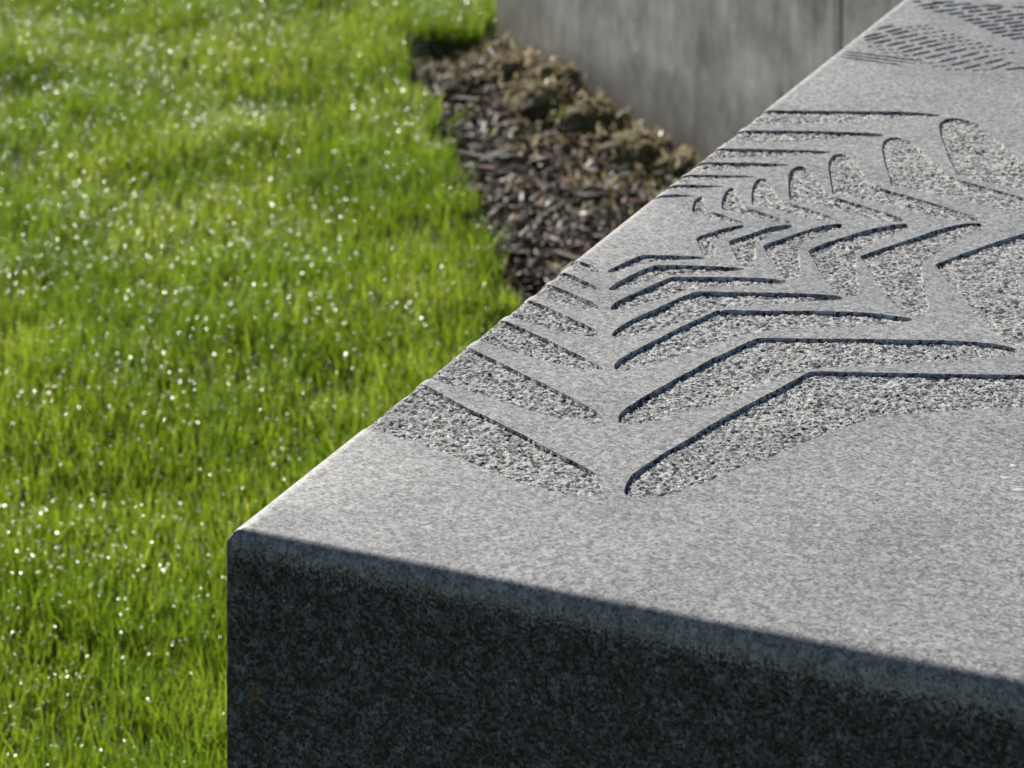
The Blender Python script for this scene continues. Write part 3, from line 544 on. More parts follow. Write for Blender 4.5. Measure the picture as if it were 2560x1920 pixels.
[[1220.9,137.8],[1223.3,137.9],[1224.8,138.9],[1226.3,140.3],[1227.0,141.5],[1225.8,142.6],[1223.4,142.5],[1221.8,141.5],[1220.3,140.1],[1219.7,138.9]],
[[1146.4,81.9],[1148.1,82.2],[1149.2,83.5],[1150.2,85.3],[1150.6,86.7],[1149.6,87.9],[1147.9,87.5],[1146.8,86.3],[1145.8,84.5],[1145.4,83.0]],
[[1150.2,88.9],[1152.0,89.3],[1153.2,90.7],[1154.2,92.6],[1154.7,94.2],[1153.7,95.4],[1152.0,95.0],[1150.8,93.6],[1149.8,91.7],[1149.3,90.1]],
[[1199.3,136.0],[1201.7,136.2],[1203.3,137.2],[1204.8,138.7],[1205.6,140.0],[1204.4,141.1],[1202.0,141.0],[1200.4,139.9],[1198.9,138.4],[1198.1,137.1]],
[[1205.4,142.1],[1207.8,142.2],[1209.4,143.2],[1211.0,144.7],[1211.7,145.9],[1210.5,147.0],[1208.1,146.9],[1206.5,145.9],[1205.0,144.4],[1204.3,143.1]],
[[1211.5,148.0],[1214.0,148.2],[1215.8,149.5],[1217.6,151.2],[1218.6,152.7],[1217.5,153.9],[1215.0,153.6],[1213.2,152.4],[1211.4,150.6],[1210.4,149.2]],
[[1139.9,95.5],[1141.6,95.9],[1142.8,97.2],[1143.8,99.1],[1144.2,100.6],[1143.3,101.7],[1141.5,101.4],[1140.4,100.0],[1139.4,98.2],[1138.9,96.6]],
[[1143.9,102.8],[1145.6,103.2],[1146.7,104.5],[1147.7,106.3],[1148.2,107.8],[1147.2,109.0],[1145.5,108.6],[1144.4,107.3],[1143.4,105.4],[1142.9,103.9]],
[[1134.4,109.6],[1136.2,110.0],[1137.3,111.4],[1138.4,113.3],[1138.8,114.9],[1137.9,116.0],[1136.1,115.6],[1135.0,114.3],[1133.9,112.3],[1133.5,110.8]],
[[1138.5,117.1],[1140.2,117.4],[1141.3,118.7],[1142.3,120.5],[1142.7,121.9],[1141.7,123.0],[1140.0,122.7],[1138.9,121.4],[1137.9,119.7],[1137.5,118.2]],
[[1142.1,133.2],[1143.9,133.7],[1145.1,135.2],[1146.2,137.2],[1146.8,138.9],[1145.9,140.1],[1144.1,139.7],[1142.9,138.2],[1141.8,136.1],[1141.2,134.4]],
[[1146.5,141.2],[1148.2,141.5],[1149.2,142.6],[1150.1,144.3],[1150.4,145.6],[1149.4,146.6],[1147.7,146.4],[1146.7,145.2],[1145.8,143.6],[1145.5,142.2]],
[[1346.3,20.0],[1352.7,21.9],[1359.5,27.1],[1367.2,34.3],[1372.2,40.0],[1371.9,43.9],[1365.4,42.0],[1358.6,36.8],[1350.9,29.6],[1345.9,23.9]],
[[1337.8,27.8],[1343.0,28.6],[1347.3,31.6],[1351.9,35.9],[1354.6,39.4],[1353.0,42.1],[1347.8,41.4],[1343.5,38.4],[1338.9,34.1],[1336.2,30.5]],
[[1354.3,43.3],[1359.8,44.2],[1364.6,47.7],[1369.8,52.6],[1372.9,56.5],[1371.5,59.4],[1366.0,58.5],[1361.2,55.0],[1356.1,50.2],[1353.0,46.2]],
[[1329.1,40.5],[1335.1,42.0],[1341.0,46.4],[1347.6,52.6],[1351.8,57.6],[1351.1,61.1],[1345.0,59.6],[1339.1,55.1],[1332.6,48.9],[1328.4,43.9]],
[[1352.3,62.2],[1357.8,63.3],[1362.8,66.9],[1368.2,71.9],[1371.4,76.1],[1370.2,79.0],[1364.6,77.9],[1359.7,74.3],[1354.3,69.3],[1351.1,65.2]],
[[1326.9,56.9],[1332.0,57.5],[1336.2,60.5],[1340.6,64.6],[1343.2,68.0],[1341.6,70.6],[1336.4,69.9],[1332.2,67.0],[1327.9,62.9],[1325.3,59.5]],
[[1342.8,71.8],[1347.9,72.4],[1351.9,75.2],[1356.2,79.2],[1358.6,82.5],[1356.9,85.1],[1351.8,84.4],[1347.7,81.6],[1343.5,77.6],[1341.1,74.3]],
[[1358.1,86.2],[1363.3,87.0],[1367.6,90.0],[1372.0,94.2],[1374.6,97.6],[1373.0,100.2],[1367.8,99.5],[1363.5,96.5],[1359.1,92.3],[1356.5,88.8]],
[[1319.2,68.6],[1324.4,69.3],[1328.7,72.4],[1333.3,76.7],[1336.0,80.3],[1334.4,82.9],[1329.3,82.1],[1325.0,79.1],[1320.4,74.8],[1317.7,71.2]],
[[1335.7,84.1],[1340.7,84.8],[1344.8,87.6],[1349.0,91.6],[1351.4,94.9],[1349.7,97.4],[1344.7,96.7],[1340.6,93.9],[1336.4,89.9],[1334.0,86.6]],
[[1351.0,98.5],[1356.0,99.2],[1360.1,102.0],[1364.3,106.0],[1366.7,109.3],[1365.0,111.9],[1360.0,111.2],[1355.9,108.3],[1351.7,104.3],[1349.3,101.0]],
[[1308.7,77.2],[1314.0,78.1],[1318.6,81.5],[1323.5,86.2],[1326.5,90.0],[1325.2,92.8],[1319.9,91.8],[1315.3,88.5],[1310.4,83.8],[1307.4,80.0]],
[[1326.4,94.0],[1331.6,94.9],[1336.2,98.1],[1341.0,102.7],[1343.8,106.4],[1342.4,109.2],[1337.2,108.2],[1332.6,105.0],[1327.8,100.4],[1325.0,96.7]],
[[1343.7,110.3],[1349.0,111.3],[1353.7,114.8],[1358.8,119.6],[1361.8,123.5],[1360.5,126.3],[1355.1,125.3],[1350.4,121.8],[1345.3,117.0],[1342.3,113.1]],
[[1301.4,86.8],[1306.7,87.8],[1311.5,91.3],[1316.6,96.1],[1319.7,100.1],[1318.4,102.9],[1313.1,101.9],[1308.3,98.4],[1303.3,93.6],[1300.2,89.6]],
[[1319.6,104.1],[1325.1,105.2],[1330.0,108.9],[1335.3,113.9],[1338.6,118.0],[1337.4,121.0],[1331.9,119.8],[1327.0,116.2],[1321.7,111.1],[1318.4,107.0]],
[[1338.6,122.1],[1344.3,123.5],[1349.7,127.6],[1355.7,133.3],[1359.4,137.8],[1358.4,141.0],[1352.7,139.6],[1347.3,135.4],[1341.3,129.8],[1337.6,125.3]],
[[1293.2,96.6],[1298.7,97.8],[1303.7,101.6],[1309.3,106.9],[1312.7,111.2],[1311.7,114.2],[1306.2,113.0],[1301.1,109.2],[1295.6,103.9],[1292.1,99.6]],
[[1312.9,115.4],[1318.2,116.5],[1323.0,120.0],[1328.2,124.9],[1331.3,128.9],[1330.1,131.8],[1324.7,130.7],[1319.9,127.1],[1314.8,122.2],[1311.7,118.2]],
[[1331.3,132.9],[1336.6,134.0],[1341.4,137.5],[1346.5,142.4],[1349.6,146.4],[1348.3,149.2],[1342.9,148.1],[1338.2,144.5],[1333.1,139.7],[1330.0,135.7]],
[[1284.6,105.5],[1290.0,106.6],[1294.9,110.4],[1300.3,115.5],[1303.7,119.7],[1302.6,122.6],[1297.1,121.5],[1292.2,117.7],[1286.8,112.6],[1283.5,108.4]],
[[1303.8,123.8],[1309.0,124.8],[1313.5,128.2],[1318.5,132.8],[1321.4,136.7],[1320.1,139.4],[1314.8,138.4],[1310.3,135.0],[1305.4,130.3],[1302.5,126.5]],
[[1321.3,140.6],[1326.5,141.5],[1330.9,144.8],[1335.7,149.4],[1338.6,153.1],[1337.1,155.7],[1331.9,154.8],[1327.5,151.5],[1322.7,146.9],[1319.9,143.2]],
[[1275.8,114.4],[1280.7,115.2],[1284.8,118.1],[1289.1,122.2],[1291.6,125.6],[1290.0,128.1],[1285.1,127.3],[1281.0,124.4],[1276.8,120.3],[1274.3,116.9]],
[[1291.2,129.2],[1296.3,130.1],[1300.5,133.2],[1305.0,137.5],[1307.6,141.0],[1306.2,143.6],[1301.1,142.7],[1296.9,139.6],[1292.4,135.3],[1289.8,131.8]],
[[1307.4,144.7],[1312.7,145.8],[1317.4,149.3],[1322.4,154.2],[1325.5,158.1],[1324.2,160.9],[1318.9,159.8],[1314.2,156.3],[1309.2,151.4],[1306.1,147.5]],
[[1268.8,125.5],[1274.3,126.9],[1279.6,131.0],[1285.4,136.6],[1289.1,141.2],[1288.2,144.3],[1282.7,142.9],[1277.4,138.8],[1271.6,133.1],[1267.9,128.6]],
[[1289.4,145.4],[1295.0,146.9],[1300.4,151.1],[1306.4,156.9],[1310.2,161.5],[1309.4,164.6],[1303.7,163.2],[1298.3,158.9],[1292.4,153.2],[1288.6,148.6]],
[[1261.8,136.6],[1266.8,137.5],[1271.1,140.7],[1275.7,145.1],[1278.4,148.7],[1277.1,151.3],[1272.1,150.4],[1267.8,147.2],[1263.2,142.8],[1260.5,139.2]],
[[1278.3,152.5],[1283.4,153.6],[1288.0,157.0],[1293.0,161.8],[1296.0,165.6],[1294.7,168.4],[1289.5,167.3],[1284.9,163.8],[1280.0,159.1],[1277.0,155.2]],
[[1360.2,11.5],[1363.7,11.6],[1365.6,13.3],[1367.2,15.7],[1367.7,17.8],[1365.4,19.6],[1361.9,19.5],[1360.0,17.8],[1358.5,15.4],[1358.0,13.3]],
[[1365.3,28.4],[1369.4,30.2],[1372.6,35.1],[1375.7,41.7],[1377.5,47.0],[1375.9,50.5],[1371.7,48.7],[1368.6,43.8],[1365.4,37.2],[1363.7,31.9]],
[[1371.4,58.5],[1374.8,58.8],[1376.7,60.7],[1378.1,63.5],[1378.5,65.8],[1376.3,67.7],[1372.8,67.4],[1371.0,65.5],[1369.5,62.8],[1369.1,60.4]],
[[1373.6,76.2],[1377.2,78.4],[1379.4,84.0],[1381.2,91.5],[1382.0,97.5],[1379.9,101.2],[1376.3,99.0],[1374.1,93.4],[1372.2,85.9],[1371.5,80.0]],
[[1380.0,105.0],[1383.9,107.9],[1386.8,114.5],[1389.6,123.5],[1391.0,130.6],[1389.2,134.9],[1385.3,132.1],[1382.4,125.4],[1379.6,116.4],[1378.2,109.4]]]}''')
block = empty("granite_block", (BO[0], BO[1], 0), math.atan2(BV[1], BV[0]))
tag(block, "large grey granite block with rough carved chevron recesses in its smooth top", "stone block")

def smooth_outline(pts, step):
    p = np.array(pts, float) / 1000.0
    n = len(p); out = []
    for i in range(n):
        p0, p1, p2, p3 = p[i - 1], p[i], p[(i + 1) % n], p[(i + 2) % n]
        d = np.linalg.norm(p2 - p1)
        k = max(1, int(round(d / step)))
        # centripetal-ish Catmull-Rom with short tangents to avoid overshoot
        t1 = (p2 - p0); t2 = (p3 - p1)
        l1 = np.linalg.norm(t1) + 1e-9; l2 = np.linalg.norm(t2) + 1e-9
        t1 = t1 / l1 * min(l1 * 0.5, d * 0.9); t2 = t2 / l2 * min(l2 * 0.5, d * 0.9)
        for j in range(k):
            t = j / k
            h00 = 2 * t ** 3 - 3 * t ** 2 + 1; h10 = t ** 3 - 2 * t ** 2 + t; h01 = -2 * t ** 3 + 3 * t ** 2; h11 = t ** 3 - t ** 2
            out.append(h00 * p1 + h10 * t1 + h01 * p2 + h11 * t2)
    return np.array(out)

RL = 0.0140                                    # rounding of the long edge
def c_front(v): return 0.0085 + 0.004 * np.clip(v, 0, 0.8) + (vnoise(v, v * 0, 22.0, 2) - 0.5) * 0.0012
def u_front(v): return -0.0058 - 0.0060 - 0.004 * np.clip(v, 0, 0.8)
def drop(u, v):
    """how far the worn arris falls below the top plane (u along the long edge, v across)."""
    dl = np.clip(v - V0, 0, None); rl = RL
    a = np.where(dl < rl, rl - np.sqrt(np.clip(rl ** 2 - (rl - dl) ** 2, 0, None)), 0)
    c = c_front(v); df = np.clip(u - u_front(v), 0, None); soft = 0.016; lip = 0.0010; ht = 1.45
    t = np.clip(1 - df / c, 0, 1)
    b_ = lip * np.clip(1 - (df - c) / soft, 0, 1) ** 2 + ht * c * (1 - np.sqrt(1 - t ** 2 * 0.998))
    b_ = np.where(df < c, ht * c * (1 - np.sqrt(1 - t ** 2 * 0.998)) + lip, lip * np.clip(1 - (df - c) / soft, 0, 1) ** 2)
    return np.maximum(a, b_)
def floor_drop(u, v, dep):
    dl = v - V0
    dep = dep * (0.40 + 0.60 * np.clip(dl / (RL * 1.6), 0, 1))        # the cut shallows where it runs out over the edge
    inner = RL - dep
    t = np.clip(RL - dl, 0, inner)
    a = np.where(dl < RL, RL - np.sqrt(np.clip(inner ** 2 - t ** 2, 0, None)), dep)
    return np.where(dl <= dep, RL, np.maximum(a, dep))

recs = []                                     # (kind, outline in (u,v) metres, depth)
for k, pts in CARVE["R"].items():
    step = 0.0022
    recs.append(["carved_recess", smooth_outline(pts, step), {"L": 0.0027, "R": 0.0027, "M": 0.0024, "U": 0.0021, "T": 0.0023}[k[0]], 0.0009 if k[0] in "MU" else 0.0005])
for pts in CARVE["G"]:
    recs.append(["carved_groove", smooth_outline(pts, 0.004), 0.0023, 0.0])
for r_ in recs:
    p = r_[1]
    j = rng.normal(0, 0.00016, p.shape)
    p += j

def build_block():
    verts, edges = [], []
    def poly(ps, closed=True):
        s = len(verts)
        verts.extend(Vector((float(a), float(b_))) for a, b_ in ps)
        n = len(ps)
        for i in range(n - (0 if closed else 1)):
            edges.append((s + i, s + (i + 1) % n))
    c = 0.0028                                                   # arris of the upright corner
    def seg(a, b_, step):
        n = max(1, int(np.linalg.norm(np.subtract(b_, a)) / step))
        return [tuple(np.array(a) + (np.array(b_) - np.array(a)) * i / n) for i in range(n)]
    UA, UB = float(u_front(0.0)), float(u_front(V1))
    border = seg((UA + c, V0), (U1, V0), 0.02) + seg((U1, V0), (U1, V1), 0.1) + seg((U1, V1), (UB, V1), 0.1) + seg((UB, V1), (UA, V0 + c), 0.012) + [(UA, V0 + c), (UA + c * 0.3, V0 + c * 0.3)]
    poly(border)
    for d in (0.0005, 0.0015, 0.0027, 0.0042, 0.0062, 0.0092, 0.0141):
        poly(seg((UA + 0.004, V0 + d), (U1 - 0.001, V0 + d), 0.02), False)
    for d in (0.0002, 0.0006, 0.0013, 0.0022, 0.0033, 0.0046, 0.0060, 0.0074, 0.0088, 0.0105, 0.013, 0.016, 0.020, 0.0245):
        poly(seg((UA + d, V0 + 0.004), (UB + d, V1 - 0.001), 0.012), False)
    for kind, p, dep, _ in recs:
        poly(p)
    ov, oe, of, _, _, _ = delaunay_2d_cdt(verts, edges, [], 1, 1e-7)
    ov = np.array([(a[0], a[1]) for a in ov]); of = np.array([f for f in of if len(f) == 3])
    cen = ov[of].mean(1)
    # keep triangles inside the block's plan
    bpoly = np.array(border)
    ok = inside(bpoly, cen[:, 0], cen[:, 1])
    of = of[ok]; cen = cen[ok]
    owner = np.full(len(of), -1)
    for k, (kind, p, dep, _i) in enumerate(recs):
        lo, hi = p.min(0), p.max(0)
        cand = np.where((cen[:, 0] >= lo[0]) & (cen[:, 0] <= hi[0]) & (cen[:, 1] >= lo[1]) & (cen[:, 1] <= hi[1]) & (owner < 0))[0]
        if len(cand):
            owner[cand[inside(p, cen[cand, 0], cen[cand, 1])]] = k
    ztop = -drop(ov[:, 0], ov[:, 1])
    # ---- edge table
    e = np.concatenate([of[:, [0, 1]], of[:, [1, 2]], of[:, [2, 0]]]); et = np.tile(np.arange(len(of)), 3)
    key = np.sort(e, 1); kk = key[:, 0].astype(np.int64) * len(ov) + key[:, 1]
    order = np.argsort(kk, kind='stable'); ks = kk[order]
    nb = np.full(len(e), -1)
    same = np.where(ks[:-1] == ks[1:])[0]
    nb[order[same]] = et[order[same + 1]]; nb[order[same + 1]] = et[order[same]]
    # ---- body: top + sides
    tops = of[owner < 0]
    bverts = np.stack([ov[:, 1], ov[:, 0], ztop + BLOCK_H], 1)     # local x = v, y = u
    outer = e[nb < 0]
    # order the outer loop
    nxt = {int(a): int(b_) for a, b_ in outer}
    start = int(outer[0, 0]); loop = [start]; cur = nxt[start]
    while cur != start and len(loop) < 100000:
        loop.append(cur); cur = nxt[cur]
    loop = np.array(loop)
    zs = np.concatenate([-np.arange(0.02, 0.34, 0.009), -np.arange(0.36, BLOCK_H + 0.05, 0.06), [-(BLOCK_H + 0.05)]])
    rows = [loop]
    vlist = [bverts]; base = len(bverts)
    near = (np.abs(ov[loop, 0] - UA) < 0.006) & (np.abs(ov[loop, 1] - V0) < 0.006)
    for z in zs:
        q = np.stack([ov[loop, 1], ov[loop, 0], np.full(len(loop), BLOCK_H + z)], 1)
        q[near, :2] += np.clip(rng.normal(0, 0.00018, (near.sum(), 2)), -0.0003, 0.0003)
        vlist.append(q); rows.append(base + np.arange(len(loop))); base += len(loop)
    allv = np.concatenate(vlist)
    quads = []
    for r0, r1 in zip(rows[:-1], rows[1:]):
        quads.append(np.stack([r0, np.roll(r0, -1), np.roll(r1, -1), r1], 1)[:, ::-1])
    # CDT faces are CCW in (u,v); swapping axes flips them
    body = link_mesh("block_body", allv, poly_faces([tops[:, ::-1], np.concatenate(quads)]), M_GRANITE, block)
    me = body.data
    sm = np.zeros(len(me.polygons), bool)
    nz = np.empty(len(me.polygons) * 3); me.polygons.foreach_get("normal", nz)
    sm[:] = True
    me.polygons.foreach_set("use_smooth", sm)
    me.set_sharp_from_angle(angle=R(40))
    # ---- each recess: walls + rough floor
    for k, (kind, p, dep, _i) in enumerate(recs):
        sel = (owner[et] == k)
        ee = e[sel]; en = nb[sel]
        bd = ee[(en < 0) | (owner[np.clip(en, 0, None)] != k)]
        bn = en[(en < 0) | (owner[np.clip(en, 0, None)] != k)]
        if len(bd) < 3: continue
        ids = np.unique(bd); rm = {int(a): i for i, a in enumerate(ids)}
        bi = np.array([[rm[int(a)], rm[int(b_)]] for a, b_ in bd])
        P = ov[ids]
        d = P[bi[:, 1]] - P[bi[:, 0]]
        nrm = np.stack([-d[:, 1], d[:, 0]], 1); nrm /= (np.linalg.norm(nrm, axis=1, keepdims=True) + 1e-12)   # interior is on the left
        vn = np.zeros_like(P); np.add.at(vn, bi[:, 0], nrm); np.add.at(vn, bi[:, 1], nrm)
        vn /= (np.linalg.norm(vn, axis=1, keepdims=True) + 1e-9)
        onb = P[:, 1] < V0 + 1e-5
        amt = np.clip(rng.normal(recs[k][3], 0.00035, len(P)), 0.0002, 0.0020) if kind == "carved_recess" else np.full(len(P), 0.0004)
        amt[onb] = 0
        Q = P + vn * amt[:, None]
        far = P[:, 0].mean()
        h = (0.00115 if far < 0.40 else 0.0013 if far < 0.62 else 0.0016) if kind == "carved_recess" else 0.003
        lo, hi = P.min(0), P.max(0)
        gx = np.arange(lo[0], hi[0], h); gy = np.arange(lo[1], hi[1], h)
        GX, GY = np.meshgrid(gx, gy)
        pts = np.stack([GX.ravel(), GY.ravel()], 1) + rng.uniform(-0.38 * h, 0.38 * h, (GX.size, 2))
        pts = pts[inside(p, pts[:, 0], pts[:, 1]) & (pts[:, 1] > V0 + 0.0006)]
        if len(pts):
            keep = np.ones(len(pts), bool)
            lim = (0.0012 + 0.3 * h)
            # distance to the rim via a coarse hash grid
            cell = 0.003
            grid = {}
            for i, (a, b_) in enumerate(P): grid.setdefault((int(a / cell), int(b_ / cell)), []).append(i)
            ca = (pts / cell).astype(int)
            for i in range(len(pts)):
                a, b_ = ca[i]
                for da in (-1, 0, 1):
                    for db in (-1, 0, 1):
                        for jx in grid.get((a + da, b_ + db), ()):
                            if abs(pts[i, 0] - P[jx, 0]) < lim and abs(pts[i, 1] - P[jx, 1]) < lim:
                                keep[i] = False; break
                        if not keep[i]: break
                    if not keep[i]: break
            pts = pts[keep]
        nq = len(Q)
        allp = np.concatenate([Q, pts]) if len(pts) else Q
        fv, fe, ff, ovi, _, _ = delaunay_2d_cdt([Vector((float(a), float(b_))) for a, b_ in allp], [tuple(map(int, x)) for x in bi], [], 1, 1e-8)
        fv = np.array([(a[0], a[1]) for a in fv]); ff = np.array([f for f in ff if len(f) == 3])
        if len(ff) == 0: continue
        cc = fv[ff].mean(1)
        ff = ff[inside(p, cc[:, 0], cc[:, 1])]
        fz = floor_drop(fv[:, 0], fv[:, 1], dep)
        rimv = np.array([any(o < nq for o in src) for src in ovi]) if nq else np.zeros(len(fv), bool)
        if kind == "carved_recess":
            a, b_ = fv[:, 0], fv[:, 1]
            n1 = vnoise(a, b_, 640, 21); n2 = vnoise(a + 5, b_, 380, 22); n3 = vnoise(a, b_ + 3, 60, 23)
            k_ = 0.5 if dep < 0.002 else 1.0
            pit = np.clip(0.40 - n1, 0, 1) * 0.0036 + np.clip(0.36 - n2, 0, 1) * 0.0034
            rough = rng.normal(0, 0.00026, len(fv))
            fz = fz + k_ * np.where(rimv, rng.normal(0, 0.0002, len(fv)), pit - 0.0005 + rough + (n3 - 0.5) * 0.0010)
        fz = np.maximum(fz, drop(fv[:, 0], fv[:, 1]) + 0.0001)
        f3 = np.stack([fv[:, 1], fv[:, 0], BLOCK_H - fz], 1)
        t3 = np.stack([P[:, 1], P[:, 0], BLOCK_H + ztop[ids]], 1)
        # rim index -> floor vertex index
        back = np.zeros(nq, int)
        for i, src in enumerate(ovi):
            for o in src:
                if o < nq: back[o] = i
        w = np.stack([bi[:, 0], bi[:, 1], len(t3) + back[bi[:, 1]], len(t3) + back[bi[:, 0]]], 1)
        w = w[~(onb[bi[:, 0]] & onb[bi[:, 1]])]
        vv = np.concatenate([t3, f3])
        link_mesh(kind, vv, poly_faces([w[:, ::-1], (ff + len(t3))[:, ::-1]]), M_CUT, block)
build_block()

# pale flakes of lichen / spall lying proud of the surface
M_SPALL = simple("pale_lichen", (0.47, 0.465, 0.45), 0.8)
def spall(u, v, z, ru, rv, seed):
    r = np.random.default_rng(seed); n = 14
    a = np.linspace(0, 2 * math.pi, n, endpoint=False); k = r.uniform(0.55, 1.15, n)
    ring = [(v + rv * k[i] * math.cos(a[i]), u + ru * k[i] * math.sin(a[i])) for i in range(n)]
    vs_ = [(x, y, BLOCK_H + z - 0.0006) for x, y in ring] + [(v + (x - v) * 0.75, u + (y - u) * 0.75, BLOCK_H + z + 0.00015) for x, y in ring] + [(v, u, BLOCK_H + z + 0.00025)]
    fs = [(i, (i + 1) % n, n + (i + 1) % n, n + i) for i in range(n)] + [(n + i, n + (i + 1) % n, 2 * n) for i in range(n)]
    link_mesh("lichen_patch", vs_, fs, M_SPALL, block, smooth=True)
for i, (u, v, z, ru, rv) in enumerate([(0.2694, 0.4046, 0, 0.004, 0.004), (0.2491, 0.4049, 0, 0.003, 0.006), (0.2346, 0.4177, 0, 0.004, 0.006), (0.1331, 0.32, 0, 0.003, 0.004), (0.1197, 0.2512, 0, 0.002, 0.005), (0.4092, 0.3572, -0.0024, 0.005, 0.004), (0.5024, 0.2194, 0, 0.003, 0.004)]): spall(u, v, z, ru, rv, 900 + i)

# ------------------------------------------------------------------ concrete wall behind the bed
wall = empty("concrete_wall", (WALL_P[0], WALL_P[1], 0), math.atan2(WALL_D[1], WALL_D[0]))
tag(wall, "weathered grey concrete wall with brown streaks behind the mulch bed", "wall", kind="thing")
def wall_panel(x0, x1):
    bm = bmesh.new()
    # local x along the wall, local +y is behind the face
    nx = max(2, int((x1 - x0) / 0.05)); nz = 18
    H, T = 0.86, 0.22
    bmesh.ops.create_cube(bm, size=1.0)
    for v in bm.verts:
        v.co = Vector((x0 if v.co.x < 0 else x1, 0.0 if v.co.y < 0 else T, -0.12 if v.co.z < 0 else H))
    bmesh.ops.bevel(bm, geom=[e for e in bm.edges], offset=0.006, segments=2, profile=0.5, affect='EDGES')
    me = bpy.data.meshes.new("wall_panel"); bm.to_mesh(me); bm.free()
    me.materials.append(M_CONC)
    o = bpy.data.objects.new("wall_panel", me); col.objects.link(o); o.parent = wall
    return o
wall_panel(0.0, 1.372)
wall_panel(1.386, 2.85)
link_mesh("joint_filler", [(1.374, -0.001, -0.1), (1.3858, -0.001, -0.1), (1.3858, -0.001, 0.85), (1.374, -0.001, 0.85),
                           (1.374, 0.2, -0.1), (1.3858, 0.2, -0.1), (1.3858, 0.2, 0.85), (1.374, 0.2, 0.85)],
          [(0, 1, 2, 3), (4, 7, 6, 5), (3, 2, 6, 7), (0, 4, 5, 1), (0, 3, 7, 4), (1, 5, 6, 2)], M_SEAL, wall)

# ------------------------------------------------------------------ planting bed: clods, bark, litter
def clod_mesh(seed, flat):
    bm = bmesh.new()
    bmesh.ops.create_icosphere(bm, subdivisions=4, radius=1.0)
    co = np.array([v.co[:] for v in bm.verts])
    n = (vnoise(co[:, 0] + seed, co[:, 1] + co[:, 2] * 1.7, 2.2, seed) - 0.5) * 0.55 + (vnoise(co[:, 0] * 1.3 + co[:, 2], co[:, 1] + seed, 6.0, seed + 1) - 0.5) * 0.28 + (vnoise(co[:, 0] + co[:, 2] * 0.7, co[:, 1] - co[:, 2], 17.0, seed + 2) - 0.5) * 0.14
    for v, a in zip(bm.verts, n):
        v.co = v.co * (1 + a)
        v.co.z *= flat
    me = bpy.data.meshes.new("soil_clod"); bm.to_mesh(me); bm.free()
    me.polygons.foreach_set("use_smooth", np.ones(len(me.polygons), bool))
    me.materials.append(M_MOSS)
    return me
CLODS = [(-0.0038, 6.0294, 0.045, 0.6), (0.078, 5.8676, 0.05, 0.75), (0.066, 5.7975, 0.055, 0.7), (0.1083, 5.7017, 0.03, 0.7), (0.1437, 5.6771, 0.042, 0.8), (0.2227, 5.4985, 0.055, 0.7), (0.2812, 5.419, 0.04, 0.6)]
clod_labels = ["pale mossy clod at the free end of the concrete wall", "mossy clod farther up the bed beside a dark hollow, against the concrete wall",
               "broad tan mossy clod with dry litter at the foot of the concrete wall", "small olive clod below the broad tan clod in the mulch bed",
               "rounded mossy clod halfway along the visible foot of the wall", "low mossy clod on the bed nearest the granite block and wall",
               "flat pale clod in the wall foot half hidden by the granite block"]
for i, (x, y, r_, fl) in enumerate(CLODS):
    o = bpy.data.objects.new("soil_clod", clod_mesh(31 + i * 5, fl)); col.objects.link(o)
    o.location = (x, y, float(bed_z(np.array([x]), np.array([y]))[0]) + r_ * fl * 0.25)
    o.scale = (r_, r_, r_); o.rotation_euler = (0, 0, i * 1.3)
    tag(o, clod_labels[i % len(clod_labels)], "soil clod")

def sample_bed(n):
    out = np.empty((0, 2))
    lo, hi = BED.min(0), BED.max(0); hi = np.minimum(hi, (1.15, 99))
    while len(out) < n:
        p = rng.uniform(lo, hi, (n * 2, 2))
        ok = inside(BED, p[:, 0], p[:, 1]) & (wall_dist(p[:, 0], p[:, 1]) > 0.012) & ~in_block(p[:, 0], p[:, 1], 0.0)
        out = np.concatenate([out, p[ok]])
    return out[:n]

def chip_template(seed):
    r = np.random.default_rng(seed)
    n = 6
    xs = np.linspace(-0.5, 0.5, n)
    wv = np.array([0.22, 0.75, 1.0, 0.9, 0.7, 0.3]) * r.uniform(0.7, 1.2, n)
    bend = np.cumsum(r.normal(0, 0.05, n)); arch = r.normal(0, 0.10) * (xs ** 2 * 4 - 1)
    v = []
    for i in range(n):
        for sx, sz in ((-1, -1), (1, -1), (1, 1), (-1, 1)):
            v.append((xs[i] + r.normal(0, 0.02), sx * wv[i] * 0.5 + bend[i], sz * 0.5 * r.uniform(0.7, 1.1) + arch[i]))
    f = []
    for i in range(n - 1):
        a, b_ = i * 4, i * 4 + 4
        for k in range(4):
            f.append((a + k, b_ + k, b_ + (k + 1) % 4, a + (k + 1) % 4))
    q = np.array(f + [(3, 2, 1, 0)[::-1], tuple(range((n - 1) * 4, n * 4))[::-1]])
    return np.array(v), q

def rot_mats(yaw, pitch, roll):
    cy, sy, cp, sp, cr, sr = np.cos(yaw), np.sin(yaw), np.cos(pitch), np.sin(pitch), np.cos(roll), np.sin(roll)
    M = np.empty((len(yaw), 3, 3))
    M[:, 0, 0] = cy * cp; M[:, 0, 1] = cy * sp * sr - sy * cr; M[:, 0, 2] = cy * sp * cr + sy * sr
    M[:, 1, 0] = sy * cp; M[:, 1, 1] = sy * sp * sr + cy * cr; M[:, 1, 2] = sy * sp * cr - cy * sr
    M[:, 2, 0] = -sp; M[:, 2, 1] = cp * sr; M[:, 2, 2] = cp * cr
    return M

